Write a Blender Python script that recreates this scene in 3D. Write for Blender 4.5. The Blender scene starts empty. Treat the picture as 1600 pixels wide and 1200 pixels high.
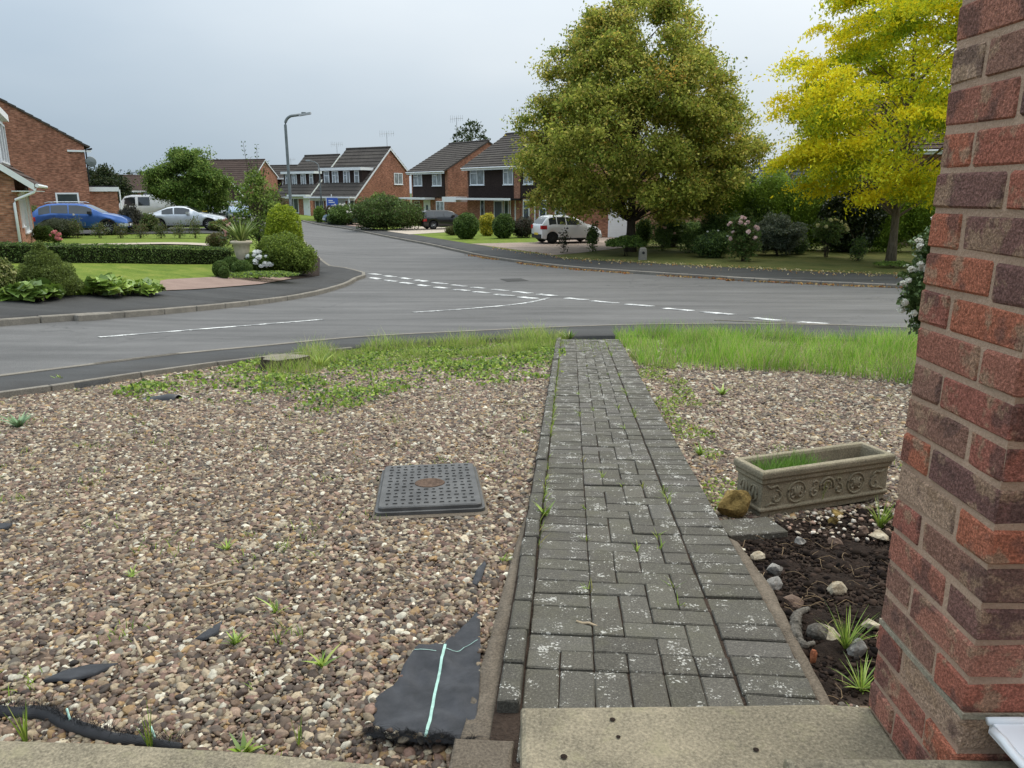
import bpy, bmesh, math, random
import numpy as np
from mathutils import Vector, Matrix, noise as mnoise
from mathutils.geometry import delaunay_2d_cdt

SC = bpy.context.scene
COL = SC.collection
random.seed(7)
RNG = np.random.default_rng(7)
PI = math.pi
R = math.radians

# ---------------------------------------------------------------- camera
PITCH = R(14.0); CZ = 1.36; FPX = 1200.0
cam_d = bpy.data.cameras.new('camera'); cam = bpy.data.objects.new('camera', cam_d); COL.objects.link(cam)
cam.location = (0, 0, CZ); cam.rotation_euler = (PI/2 - PITCH, 0, 0)
cam_d.sensor_width = 36.0; cam_d.lens = 36.0*FPX/1600.0; cam_d.clip_start = 0.05; cam_d.clip_end = 4000
SC.camera = cam

# ---------------------------------------------------------------- sky
SUN_EL = R(58); SUN_AZ = R(48)          # azimuth measured from +Y towards +X
world = bpy.data.worlds.new('World'); SC.world = world; world.use_nodes = True
wn = world.node_tree; wn.nodes.clear()
def WN(t, **k):
    n = wn.nodes.new(t)
    for a, b in k.items(): setattr(n, a, b)
    return n
def wmath(op, a, b=None):
    n = WN('ShaderNodeMath', operation=op)
    for i, s in enumerate((a, b)):
        if s is None: continue
        if isinstance(s, (int, float)): n.inputs[i].default_value = s
        else: wn.links.new(s, n.inputs[i])
    return n.outputs[0]
tc = WN('ShaderNodeTexCoord')
nrm = WN('ShaderNodeVectorMath', operation='NORMALIZE'); wn.links.new(tc.outputs['Generated'], nrm.inputs[0])
sep = WN('ShaderNodeSeparateXYZ'); wn.links.new(nrm.outputs[0], sep.inputs[0])
zpos = wmath('MAXIMUM', sep.outputs[2], 0.0)
cie = wmath('ADD', wmath('MULTIPLY', wmath('POWER', zpos, 1.5), 2.0), 0.89)          # overcast sky: zenith brighter than horizon
mp = WN('ShaderNodeMapping'); mp.inputs['Scale'].default_value = (1.1, 1.1, 3.2); wn.links.new(nrm.outputs[0], mp.inputs[0])
nz = WN('ShaderNodeTexNoise'); nz.inputs['Scale'].default_value = 1.5; nz.inputs['Detail'].default_value = 5; nz.inputs['Roughness'].default_value = 0.45
wn.links.new(mp.outputs[0], nz.inputs['Vector'])
sv = (math.sin(SUN_AZ)*math.cos(SUN_EL), math.cos(SUN_AZ)*math.cos(SUN_EL), math.sin(SUN_EL))
dt = WN('ShaderNodeVectorMath', operation='DOT_PRODUCT'); wn.links.new(nrm.outputs[0], dt.inputs[0]); dt.inputs[1].default_value = sv
glow = wmath('POWER', wmath('MAXIMUM', wmath('ADD', wmath('MULTIPLY', dt.outputs['Value'], 0.5), 0.5), 0.0), 2.2)  # sun veiled by cloud
fac = wmath('ADD', wmath('MULTIPLY', glow, 1.15), wmath('MULTIPLY', wmath('SUBTRACT', nz.outputs['Fac'], 0.5), 0.55))
cr = WN('ShaderNodeValToRGB'); wn.links.new(fac, cr.inputs[0])
cr.color_ramp.elements[0].position = 0.28; cr.color_ramp.elements[0].color = (0.385, 0.49, 0.60, 1)
cr.color_ramp.elements[1].position = 0.92; cr.color_ramp.elements[1].color = (0.87, 0.91, 0.93, 1)
e = cr.color_ramp.elements.new(0.58); e.color = (0.62, 0.70, 0.77, 1)
sc_ = WN('ShaderNodeVectorMath', operation='SCALE'); wn.links.new(cr.outputs[0], sc_.inputs[0]); wn.links.new(cie, sc_.inputs['Scale'])
sky = WN('ShaderNodeTexSky', sky_type='NISHITA'); sky.sun_disc = False; sky.sun_elevation = SUN_EL; sky.sun_rotation = SUN_AZ
sk = WN('ShaderNodeVectorMath', operation='SCALE'); wn.links.new(sky.outputs[0], sk.inputs[0]); sk.inputs['Scale'].default_value = 0.008
ad = WN('ShaderNodeVectorMath', operation='ADD'); wn.links.new(sc_.outputs[0], ad.inputs[0]); wn.links.new(sk.outputs[0], ad.inputs[1])
bg = WN('ShaderNodeBackground'); bg.inputs['Strength'].default_value = 1.0; wn.links.new(ad.outputs[0], bg.inputs[0])
wo = WN('ShaderNodeOutputWorld'); wn.links.new(bg.outputs[0], wo.inputs[0])

# ---------------------------------------------------------------- sun behind the cloud
sd = bpy.data.lights.new('sun', 'SUN'); sd.energy = 1.5; sd.angle = R(25); sd.color = (1.0, 0.93, 0.82)
sun = bpy.data.objects.new('sun', sd); COL.objects.link(sun)
sun.rotation_euler = Vector((-sv[0], -sv[1], -sv[2])).to_track_quat('-Z', 'Y').to_euler()
vs = SC.view_settings; vs.view_transform = 'Standard'; vs.look = 'None'; vs.exposure = 0.0; vs.gamma = 1.0; vs.use_curve_mapping = False
SC.cycles.max_bounces = 6; SC.cycles.diffuse_bounces = 3; SC.cycles.glossy_bounces = 2; SC.cycles.transmission_bounces = 3
SC.cycles.transparent_max_bounces = 8; SC.cycles.use_denoising = True

# ---------------------------------------------------------------- lie of the land
KNX = np.array([-60, 1.6, 10.8, 15, 19, 24, 30, 42, 60, 90, 3000.0]); KNZ = np.array([0, 0, -.676, -1.0, -1.27, -1.45, -1.5, -1.47, -1.5, -1.6, -1.6])
def sst(t): t = np.clip(t, 0, 1); return t*t*(3-2*t)
def G(x, y):
    """ground height of the place: falls from the house to the road, rises again to the houses on the left"""
    x0 = 5 + np.maximum(0, np.asarray(y)-30)*0.25
    p = (np.interp(np.asarray(y)-.5, KNX, KNZ)+np.interp(y, KNX, KNZ)+np.interp(np.asarray(y)+.5, KNX, KNZ))/3
    return p + (0.85-0.25*sst((np.asarray(y)-28)/10))*sst((-np.asarray(x)-x0)/9)*sst((np.asarray(y)-9)/9)
def ray(u, v):
    a = (u-800)/FPX; b = (v-600)/FPX
    return np.array([a, math.cos(PITCH)-b*math.sin(PITCH), -math.sin(PITCH)-b*math.cos(PITCH)])
def gp(u, v, dz=0.0):
    """where a sight line of the photograph meets the ground (surveying helper)"""
    d = ray(u, v); ts = 0.5*1.01**np.arange(700); q = d[None]*ts[:, None]
    below = CZ+q[:, 2] <= G(q[:, 0], q[:, 1])+dz
    i = int(np.argmax(below)); lo, hi = ts[max(i-1, 0)], ts[i]
    for _ in range(30):
        m = (lo+hi)/2; w = d*m
        if CZ+w[2] <= G(w[0], w[1])+dz: hi = m
        else: lo = m
    w = d*hi; return Vector((w[0], w[1], CZ+w[2]))
def at(u, v, Y):
    d = ray(u, v); t = Y/d[1]; return Vector((d[0]*t, Y, CZ+d[2]*t))
def onG(x, y, dz=0.0): return Vector((x, y, float(G(x, y))+dz))

# ---------------------------------------------------------------- materials
MATS = {}
def nm(name):
    m = bpy.data.materials.new(name); m.use_nodes = True; m.node_tree.nodes.clear(); MATS[name] = m
    return m, m.node_tree
class NT:
    def __init__(s, t): s.t = t
    def n(s, typ, ins=None, **k):
        n = s.t.nodes.new(typ)
        for a, b in k.items(): setattr(n, a, b)
        for a, b in (ins or {}).items():
            if hasattr(b, 'links') or hasattr(b, 'is_linked'): s.t.links.new(b, n.inputs[a])
            else: n.inputs[a].default_value = b
        return n
    def out(s, sh): o = s.n('ShaderNodeOutputMaterial'); s.t.links.new(sh, o.inputs[0])
    def ramp(s, fac, stops, interp='LINEAR'):
        r = s.n('ShaderNodeValToRGB', {0: fac}); r.color_ramp.interpolation = interp
        el = r.color_ramp.elements
        while len(el) < len(stops): el.new(0.5)
        for x, (p, c) in zip(el, stops):
            x.position = p; x.color = (c[0], c[1], c[2], 1) if not isinstance(c, (int, float)) else (c, c, c, 1)
        return r.outputs[0]
    def noise(s, vec, scale, detail=4, rough=0.55):
        return s.n('ShaderNodeTexNoise', {'Vector': vec, 'Scale': scale, 'Detail': detail, 'Roughness': rough}).outputs['Fac']
    def mix(s, f, a, b, mode='MIX'):
        m = s.n('ShaderNodeMix', data_type='RGBA', blend_type=mode)
        for i, v in ((0, f), (6, a), (7, b)):
            if hasattr(v, 'is_linked'): s.t.links.new(v, m.inputs[i])
            else: m.inputs[i].default_value = v if i == 0 else (v[0], v[1], v[2], 1)
        return m.outputs[2]
    def pos(s): return s.n('ShaderNodeNewGeometry').outputs['Position']
    def obj(s): return s.n('ShaderNodeTexCoord').outputs['Object']
    def uv(s): return s.n('ShaderNodeTexCoord').outputs['UV']
    def bump(s, h, st, dist=0.01): return s.n('ShaderNodeBump', {'Height': h, 'Strength': st, 'Distance': dist}).outputs[0]
    def pbr(s, col, rough=0.7, nrm=None, spec=0.3, metal=0.0, **k):
        p = s.n('ShaderNodeBsdfPrincipled', {'Roughness': rough, 'Metallic': metal, 'Specular IOR Level': spec})
        if hasattr(col, 'is_linked'): s.t.links.new(col, p.inputs['Base Color'])
        else: p.inputs['Base Color'].default_value = (col[0], col[1], col[2], 1)
        if nrm is not None: s.t.links.new(nrm, p.inputs['Normal'])
        for a, b in k.items(): p.inputs[a].default_value = b
        s.out(p.outputs[0]); return p
def simple(name, c, rough=0.6, spec=0.4, var=0.18, vs_=6.0, metal=0.0, bump=0.0, bs=80, **k):
    """a plain material with a little uneven colour and fine relief"""
    m, t = nm(name); N = NT(t); o = N.obj()
    f = N.noise(o, vs_, 5)
    c1 = tuple(max(0, x*(1-var)) for x in c); c2 = tuple(min(1, x*(1+var)) for x in c)
    col = N.ramp(f, [(0.3, c1), (0.7, c2)])
    nr = N.bump(N.noise(o, bs, 3), bump, 0.01) if bump else None
    N.pbr(col, rough, nr, spec, metal, **k); return m
def asphalt(name, c, patch=0.25, speck=0.35, rough=0.8):
    m, t = nm(name); N = NT(t); p = N.pos()
    big = N.noise(p, 0.35, 4); mid = N.noise(p, 3.0, 5, 0.6); fine = N.noise(p, 95, 3, 0.7); grit = N.n('ShaderNodeTexVoronoi', {'Vector': p, 'Scale': 75.0}).outputs['Distance']
    col = N.ramp(big, [(0.35, tuple(x*(1-patch) for x in c)), (0.65, tuple(x*(1+patch) for x in c))])
    col = N.mix(0.5, col, N.ramp(mid, [(0.3, tuple(x*0.8 for x in c)), (0.72, tuple(x*1.25 for x in c))]))
    col = N.mix(speck, col, N.ramp(fine, [(0.35, tuple(x*0.35 for x in c)), (0.68, tuple(min(1, x*2.3) for x in c))]))
    st = N.noise(N.n('ShaderNodeMapping', {0: p, 'Rotation': (0, 0, -.9), 'Scale': (.25, 1.6, 1)}).outputs[0], 1.0, 4, .6)
    col = N.mix(.85, col, N.mix(1.0, col, N.ramp(st, [(.32, .70), (.68, 1.28)]), 'MULTIPLY'))
    wob = N.n('ShaderNodeVectorMath', {0: p, 1: N.n('ShaderNodeVectorMath', {0: N.n('ShaderNodeTexNoise', {'Vector': p, 'Scale': 1.4, 'Detail': 4.0}).outputs['Color'], 'Scale': 1.2}, operation='SCALE').outputs[0]}, operation='ADD').outputs[0]
    ck = N.n('ShaderNodeTexVoronoi', {'Vector': wob, 'Scale': .33}, feature='DISTANCE_TO_EDGE').outputs['Distance']
    col = N.mix(N.n('ShaderNodeMath', {0: N.ramp(ck, [(.002, .5), (.010, 0.0)]), 1: N.ramp(N.noise(p, .22, 3), [(.5, 0.0), (.62, 1.0)])}, operation='MULTIPLY').outputs[0], col, tuple(x*.35 for x in c))
    N.pbr(col, rough, N.bump(grit, 0.5, 0.006), 0.3); return m
M_road = asphalt('asphalt_road', (0.098, 0.095, 0.091), 0.2, 0.36, 0.72)
M_foot = asphalt('asphalt_footway', (0.041, 0.040, 0.038), 0.2, 0.3, 0.8)
M_foot2 = asphalt('asphalt_near_footway', (0.046, 0.0455, 0.044), 0.15, 0.28, 0.75)
M_drive = asphalt('gravel_drive', (0.26, 0.2, 0.16), 0.2, 0.5)
def ground_mat(name, stops, scale, fine=60, bump=0.6, rough=0.95):
    m, t = nm(name); N = NT(t); p = N.pos()
    f = N.n('ShaderNodeMath', {0: N.n('ShaderNodeMath', {0: N.noise(p, scale, 5, 0.6), 1: 0.55}, operation='MULTIPLY').outputs[0], 1: N.n('ShaderNodeMath', {0: N.noise(p, fine, 3, 0.7), 1: 0.45}, operation='MULTIPLY').outputs[0]}, operation='ADD').outputs[0]
    N.pbr(N.ramp(f, stops), rough, N.bump(N.noise(p, fine, 4, 0.7), bump, 0.03), 0.15); return m
M_grassland = ground_mat('far_grass', [(0.3, (0.04, 0.06, 0.02)), (0.7, (0.10, 0.12, 0.045))], 0.3, 12)
M_lawn = ground_mat('lawn', [(0.32, (0.072, 0.115, 0.014)), (0.5, (0.125, 0.175, 0.024)), (0.68, (0.22, 0.225, 0.05))], 1.6, 11, 1.0)
M_verge = ground_mat('verge_turf', [(0.32, (0.05, 0.062, 0.015)), (0.5, (0.1, 0.11, 0.03)), (0.7, (0.17, 0.14, 0.05))], 1.2, 30)
M_soil = ground_mat('dark_soil', [(0.3, (0.012, 0.008, 0.006)), (0.7, (0.05, 0.034, 0.025))], 7, 60, 1.0)
M_bed = ground_mat('gravel_bed_soil', [(0.3, (0.035, 0.024, 0.018)), (0.7, (0.11, 0.078, 0.058))], 5, 70, 1.0)
M_pink = ground_mat('pink_paving', [(0.3, (0.20, 0.14, 0.115)), (0.7, (0.31, 0.225, 0.185))], 2, 30)
M_slabpath = ground_mat('pale_path', [(0.3, (0.36, 0.30, 0.24)), (0.7, (0.5, 0.44, 0.36))], 2, 30)
def concrete(name, c, dark, lich=None, spec=0.2):
    m, t = nm(name); N = NT(t); p = N.pos()
    col = N.ramp(N.noise(p, 5, 6, 0.65), [(0.32, dark), (0.62, c)])
    col = N.mix(N.ramp(N.noise(p, 2.1, 6, 0.75), [(0.44, 0.0), (0.60, 0.75)]), col, dark)
    col = N.mix(N.ramp(N.noise(p, 38, 5, 0.75), [(0.56, 0.0), (0.66, 0.7)]), col, tuple(x*.6 for x in dark))
    col = N.mix(0.5, col, N.ramp(N.noise(p, 130, 3, 0.7), [(0.34, tuple(x*0.3 for x in c)), (0.6, c), (0.75, tuple(min(1, x*1.6) for x in c))]))
    if lich: col = N.mix(N.ramp(N.noise(p, 14, 5, 0.7), [(0.54, 0.0), (0.66, 0.4)]), col, lich)
    N.pbr(col, 0.9, N.bump(N.noise(p, 150, 3, 0.7), 0.7, 0.006), spec); return m
M_kerb = concrete('kerb_concrete', (0.30, 0.27, 0.225), (0.15, 0.14, 0.12))
M_step = concrete('step_concrete', (0.36, 0.31, 0.215), (0.10, 0.09, 0.068), (0.29, 0.265, 0.16))
M_haunch = concrete('haunch_mortar', (0.20, 0.165, 0.125), (0.085, 0.068, 0.05))
def paver_mat():
    m, t = nm('paver_block'); N = NT(t); p = N.pos(); oi = N.n('ShaderNodeObjectInfo')
    base = N.mix(0.6, (0.106, 0.097, 0.08), oi.outputs['Color'])
    col = N.mix(0.55, base, N.ramp(N.noise(p, 160, 3, 0.75), [(0.35, (0.03, 0.027, 0.021)), (0.55, (0.10, 0.092, 0.073)), (0.72, (0.25, 0.23, 0.185))]))
    col = N.mix(N.ramp(N.noise(p, 9, 4), [(0.5, 0.0), (0.7, 0.25)]), col, (0.11, 0.105, 0.06))
    spots = N.n('ShaderNodeMath', {0: N.noise(p, 105, 3, 0.6), 1: N.noise(p, 13, 4, .7)}, operation='MULTIPLY').outputs[0]
    spots = N.n('ShaderNodeMath', {0: spots, 1: N.n('ShaderNodeMath', {0: N.n('ShaderNodeSeparateXYZ', {0: p}).outputs[1], 1: 0.004}, operation='MULTIPLY').outputs[0]}, operation='ADD').outputs[0]
    col = N.mix(N.ramp(spots, [(0.338, 0.0), (0.385, 0.85)]), col, (0.50, 0.49, 0.44))
    N.pbr(col, 0.88, N.bump(N.noise(p, 170, 3, 0.7), 0.7, 0.005), 0.25); return m
M_paver = paver_mat()
def pillar_brick_mat():
    m, t = nm('pillar_brick'); N = NT(t); p = N.pos(); o = N.n('ShaderNodeObjectInfo')
    rv = N.n('ShaderNodeVectorMath', {0: p, 1: N.n('ShaderNodeCombineXYZ', {0: N.n('ShaderNodeMath', {0: o.outputs['Random'], 1: 37.0}, operation='MULTIPLY').outputs[0]}).outputs[0]}, operation='ADD').outputs[0]
    col = o.outputs['Color']
    col = N.mix(N.ramp(N.noise(rv, 11, 3, 0.5), [(0.54, 0.0), (0.60, 0.65)]), col, (0.15, 0.09, 0.078))
    col = N.mix(N.ramp(N.noise(rv, 13.7, 4, 0.6), [(0.54, 0.0), (0.61, 0.75)]), col, (0.44, 0.29, 0.19))
    col = N.mix(0.5, col, N.mix(1.0, col, N.ramp(N.noise(p, 190, 4, 0.75), [(0.36, 0.15), (0.5, 1.0), (0.66, 2.3)]), 'MULTIPLY'))
    h = N.n('ShaderNodeMath', {0: N.noise(p, 150, 4, 0.7), 1: N.noise(p, 38, 3, 0.6)}, operation='ADD').outputs[0]
    N.pbr(col, 0.9, N.bump(h, 1.0, 0.012), 0.15); return m
M_pbrick = pillar_brick_mat()
M_mortar = ground_mat('pillar_mortar', [(.3, (.40, .265, .185)), (.7, (.60, .42, .31))], 9, 150, .5)
def brick_mat(name, c1, c2, mortar):
    m, t = nm(name); N = NT(t); u = N.uv(); p = N.pos()
    b = N.n('ShaderNodeTexBrick', {'Vector': u, 'Scale': 1.0, 'Mortar Size': 0.006, 'Brick Width': 0.225, 'Row Height': 0.075, 'Bias': -0.1})
    for k, c in (('Color1', c1), ('Color2', c2), ('Mortar', mortar)): b.inputs[k].default_value = (c[0], c[1], c[2], 1)
    col = N.mix(0.6, b.outputs[0], N.mix(1.0, b.outputs[0], N.ramp(N.noise(p, 1.3, 6, 0.75), [(0.28, 0.45), (0.7, 1.5)]), 'MULTIPLY'))
    col = N.mix(0.5, col, N.mix(1.0, col, N.ramp(N.noise(N.n('ShaderNodeMapping', {0: u, 'Scale': (4.4, 13.3, 1)}).outputs[0], 1.0, 1, 0.4), [(0.35, 0.4), (0.65, 1.6)]), 'MULTIPLY'))
    N.pbr(col, 0.9, N.bump(b.outputs['Fac'], -0.5, 0.01), 0.2); return m
M_brick = brick_mat('house_brick', (0.27, 0.115, 0.07), (0.38, 0.18, 0.11), (0.30, 0.2, 0.15))
M_brick2 = brick_mat('house_brick_dark', (0.25, 0.10, 0.062), (0.37, 0.165, 0.105), (0.30, 0.2, 0.15))
M_brick3 = brick_mat('garden_wall_brick', (0.27, 0.15, 0.09), (0.34, 0.2, 0.13), (0.26, 0.2, 0.15))
def tile_mat(name, c):
    m, t = nm(name); N = NT(t); p = N.pos()
    col = N.ramp(N.noise(p, 0.9, 6, 0.7), [(0.3, tuple(x*0.6 for x in c)), (0.6, c), (0.75, (c[0]*1.35, c[1]*1.45, c[2]*1.1))])
    col = N.mix(0.4, col, N.ramp(N.noise(p, 9, 3, 0.7), [(0.35, tuple(x*0.5 for x in c)), (0.65, tuple(x*1.5 for x in c))]))
    N.pbr(col, 0.9, N.bump(N.noise(p, 12, 3), 0.4, 0.03), 0.12); return m
M_tile = tile_mat('roof_tile', (0.083, 0.073, 0.065)); M_tile2 = tile_mat('roof_tile_brown', (0.085, 0.06, 0.05)); M_slate = tile_mat('roof_slate', (0.08, 0.085, 0.095))
M_hang = tile_mat('hung_tile', (0.040, 0.028, 0.025))
M_white = simple('white_paint', (0.76, 0.77, 0.78), 0.45, 0.4, 0.05, 3)
M_upvc = simple('white_upvc', (0.80, 0.82, 0.85), 0.3, 0.5, 0.03, 9)
M_glass = simple('window_glass', (0.045, 0.055, 0.062), 0.06, 0.9, 0.5, 1.2)
M_glassl = simple('curtained_glass', (0.25, 0.27, 0.28), 0.08, 0.8, 0.45, 2.2)
M_dark = simple('dark_trim', (0.02, 0.02, 0.021), 0.6, 0.3)
M_greydoor = simple('grey_door', (0.07, 0.08, 0.09), 0.5)
M_greengate = simple('green_gate', (0.02, 0.028, 0.026), 0.7)
M_lampgrey = simple('lamp_steel', (0.17, 0.19, 0.195), 0.55, 0.4, 0.2, 3)
M_alu = simple('aluminium', (0.5, 0.5, 0.5), 0.4, 0.5, 0.1, 5, 0.8)
M_timber = simple('timber', (0.16, 0.12, 0.085), 0.85, 0.2, 0.3, 10)
def bark_mat(name, c):
    m, t = nm(name); N = NT(t); o = N.obj()
    v = N.n('ShaderNodeMapping', {0: o, 'Scale': (9, 9, 1.6)}).outputs[0]
    f = N.noise(v, 2.5, 6, 0.7)
    N.pbr(N.ramp(f, [(0.35, tuple(x*0.4 for x in c)), (0.65, c)]), 0.95, N.bump(f, 0.9, 0.03), 0.15); return m
M_bark = bark_mat('bark', (0.095, 0.075, 0.055)); M_barkg = bark_mat('bark_grey', (0.24, 0.19, 0.135))
def leaf_mat(name, trans=0.3, rough=0.55, spec=0.25):
    m, t = nm(name); N = NT(t); a = N.n('ShaderNodeAttribute', attribute_name='col').outputs['Color']
    p = N.n('ShaderNodeBsdfPrincipled', {'Base Color': a, 'Roughness': rough, 'Specular IOR Level': spec})
    tr = N.n('ShaderNodeBsdfTranslucent', {'Color': a})
    mx = N.n('ShaderNodeMixShader', {0: trans, 1: p.outputs[0], 2: tr.outputs[0]}); N.out(mx.outputs[0]); return m
M_leaf = leaf_mat('leaf', .38); M_leaft = leaf_mat('leaf_tree', .5, .6, .15); M_leafg = leaf_mat('leaf_glossy', 0.15, 0.35, 0.4); M_petal = leaf_mat('petal', 0.3, 0.7, 0.1)

# ---------------------------------------------------------------- mesh helpers
def link(o, parent=None):
    COL.objects.link(o)
    if parent is not None: o.parent = parent
    return o
def tag(o, label=None, cat=None, group=None, kind=None):
    if label: o['label'] = label
    if cat: o['category'] = cat
    if group: o['group'] = group
    if kind: o['kind'] = kind
    return o
def empty(name, loc, rz=0.0, label=None, cat=None, group=None):
    o = bpy.data.objects.new(name, None); COL.objects.link(o); o.empty_display_size = 0.2
    o.location = loc; o.rotation_euler = (0, 0, rz); return tag(o, label, cat, group)
def mesh_uv(me):
    uv = me.uv_layers.new(name='UVMap'); n = len(me.loops)
    if n == 0: return
    for p in me.polygons:
        nx, ny, nz_ = p.normal
        if abs(nz_) < 0.8:
            l = math.hypot(nx, ny) or 1; tx, ty = -ny/l, nx/l
            for li in p.loop_indices:
                c = me.vertices[me.loops[li].vertex_index].co; uv.data[li].uv = (c.x*tx+c.y*ty, c.z)
        else:
            for li in p.loop_indices:
                c = me.vertices[me.loops[li].vertex_index].co; uv.data[li].uv = (c.x, c.y)
class MB:
    def __init__(s): s.v = []; s.f = []
    def add(s, vs, fs):
        b = len(s.v); s.v += [tuple(x) for x in vs]; s.f += [tuple(i+b for i in f) for f in fs]; return s
    def box(s, x0, x1, y0, y1, z0, z1):
        return s.add([(x0,y0,z0),(x1,y0,z0),(x1,y1,z0),(x0,y1,z0),(x0,y0,z1),(x1,y0,z1),(x1,y1,z1),(x0,y1,z1)],
                     [(3,2,1,0),(4,5,6,7),(0,1,5,4),(1,2,6,5),(2,3,7,6),(3,0,4,7)])
    def prism(s, poly, ext, n0=None):
        """poly: list of 3D points, extruded by vector ext"""
        n = len(poly); e = Vector(ext); p = [Vector(q) for q in poly]
        return s.add(p+[q+e for q in p], [tuple(range(n))[::-1], tuple(range(n, 2*n))]+[(i, (i+1) % n, n+(i+1) % n, n+i) for i in range(n)])
    def tube(s, pts, rad, seg=8, cap=True):
        pts = [Vector(p) for p in pts]; n = len(pts); rs = rad if hasattr(rad, '__len__') else [rad]*n; vs = []
        for i, p in enumerate(pts):
            d = (pts[min(i+1, n-1)]-pts[max(i-1, 0)]).normalized()
            a = d.orthogonal().normalized() if abs(d.z) > 0.99 else d.cross(Vector((0, 0, 1))).normalized(); b = d.cross(a)
            for k in range(seg):
                t = 2*PI*k/seg; vs.append(p+(a*math.cos(t)+b*math.sin(t))*rs[i])
        fs = [(i*seg+k, i*seg+(k+1) % seg, (i+1)*seg+(k+1) % seg, (i+1)*seg+k) for i in range(n-1) for k in range(seg)]
        if cap: fs += [tuple(range(seg))[::-1], tuple(range((n-1)*seg, n*seg))]
        return s.add(vs, fs)
    def lathe(s, prof, seg=20, c=(0, 0, 0), axis='z'):
        vs = []
        for r, z in prof:
            for k in range(seg):
                t = 2*PI*k/seg; a, b = r*math.cos(t), r*math.sin(t)
                q = (a, b, z) if axis == 'z' else (a, z, b) if axis == 'y' else (z, a, b)
                vs.append((c[0]+q[0], c[1]+q[1], c[2]+q[2]))
        n = len(prof)
        fs = [(i*seg+k, i*seg+(k+1) % seg, (i+1)*seg+(k+1) % seg, (i+1)*seg+k) for i in range(n-1) for k in range(seg)]
        fs += [tuple(range(seg))[::-1], tuple(range((n-1)*seg, n*seg))]
        return s.add(vs, fs)
    def build(s, name, mat, parent=None, smooth=False, fix=True):
        me = bpy.data.meshes.new(name); me.from_pydata(s.v, [], s.f); me.update()
        if fix:
            bm = bmesh.new(); bm.from_mesh(me); bmesh.ops.recalc_face_normals(bm, faces=bm.faces); bm.to_mesh(me); bm.free()
        mesh_uv(me)
        if smooth: me.polygons.foreach_set('use_smooth', [True]*len(me.polygons))
        me.materials.append(mat); return link(bpy.data.objects.new(name, me), parent)
def chamfer_box(name, sx, sy, sz, b, mat, jit=0.0, seed=0):
    """mesh data of a brick-like block with worn edges, origin at the middle of its base"""
    bm = bmesh.new(); bmesh.ops.create_cube(bm, size=1.0)
    for v in bm.verts: v.co = Vector((v.co.x*sx, v.co.y*sy, (v.co.z+0.5)*sz))
    bmesh.ops.bevel(bm, geom=list(bm.edges), offset=b, segments=1, affect='EDGES', profile=0.6)
    rr = random.Random(seed)
    for v in bm.verts: v.co += Vector((rr.uniform(-jit, jit), rr.uniform(-jit, jit), rr.uniform(-jit, jit)))
    me = bpy.data.meshes.new(name); bm.to_mesh(me); bm.free(); me.materials.append(mat); return me
def inst(name, me, loc, rot=(0, 0, 0), parent=None, color=None, scale=None):
    o = bpy.data.objects.new(name, me); o.location = loc; o.rotation_euler = rot
    if scale is not None: o.scale = scale
    if color: o.color = (color[0], color[1], color[2], 1)
    return link(o, parent)
def patch(name, poly, dz, mat, step=0.6, skirt=0.0, kind='structure', hfun=None, parent=None):
    """sheet draped over the land inside a plan outline"""
    poly = [Vector((p[0], p[1])) for p in poly]; per = []
    for i, a in enumerate(poly):
        b = poly[(i+1) % len(poly)]; k = max(1, int((b-a).length/step))
        per += [a.lerp(b, j/k) for j in range(k)]
    xs = [p.x for p in per]; ys = [p.y for p in per]; n = len(per); pts = list(per)
    gx, gy = np.meshgrid(np.arange(min(xs)+step/2, max(xs), step), np.arange(min(ys)+step/2, max(ys), step)); gx = gx.ravel(); gy = gy.ravel(); ins = np.zeros(len(gx), bool)
    for i in range(n):
        a, b = per[i], per[i-1]
        if a.y != b.y: ins ^= ((a.y > gy) != (b.y > gy)) & (gx < (b.x-a.x)*(gy-a.y)/(b.y-a.y)+a.x)
    pts += [Vector((float(x), float(y))) for x, y in zip(gx[ins], gy[ins])]
    r = delaunay_2d_cdt(pts, [(i, (i+1) % n) for i in range(n)], [list(range(n))], 1, 1e-4)
    h = hfun or (lambda x, y: 0.0)
    v = [(p.x, p.y, float(G(p.x, p.y))+dz+h(p.x, p.y)) for p in r[0]]; f = [tuple(x) for x in r[2]]
    mb = MB(); mb.v = v; mb.f = f
    if skirt:
        cnt = {}
        for q in f:
            for i in range(len(q)):
                e_ = (q[i], q[(i+1) % len(q)]); k = tuple(sorted(e_)); cnt.setdefault(k, []).append(e_)
        for k, es in cnt.items():
            if len(es) == 1:
                a, b = es[0]; A, B = mb.v[a], mb.v[b]; i = len(mb.v)
                mb.v += [(A[0], A[1], A[2]-skirt), (B[0], B[1], B[2]-skirt)]; mb.f.append((a, i, i+1, b))
    o = mb.build(name, mat, parent, True, fix=False)
    if parent is None: tag(o, kind=kind)
    return o

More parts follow.
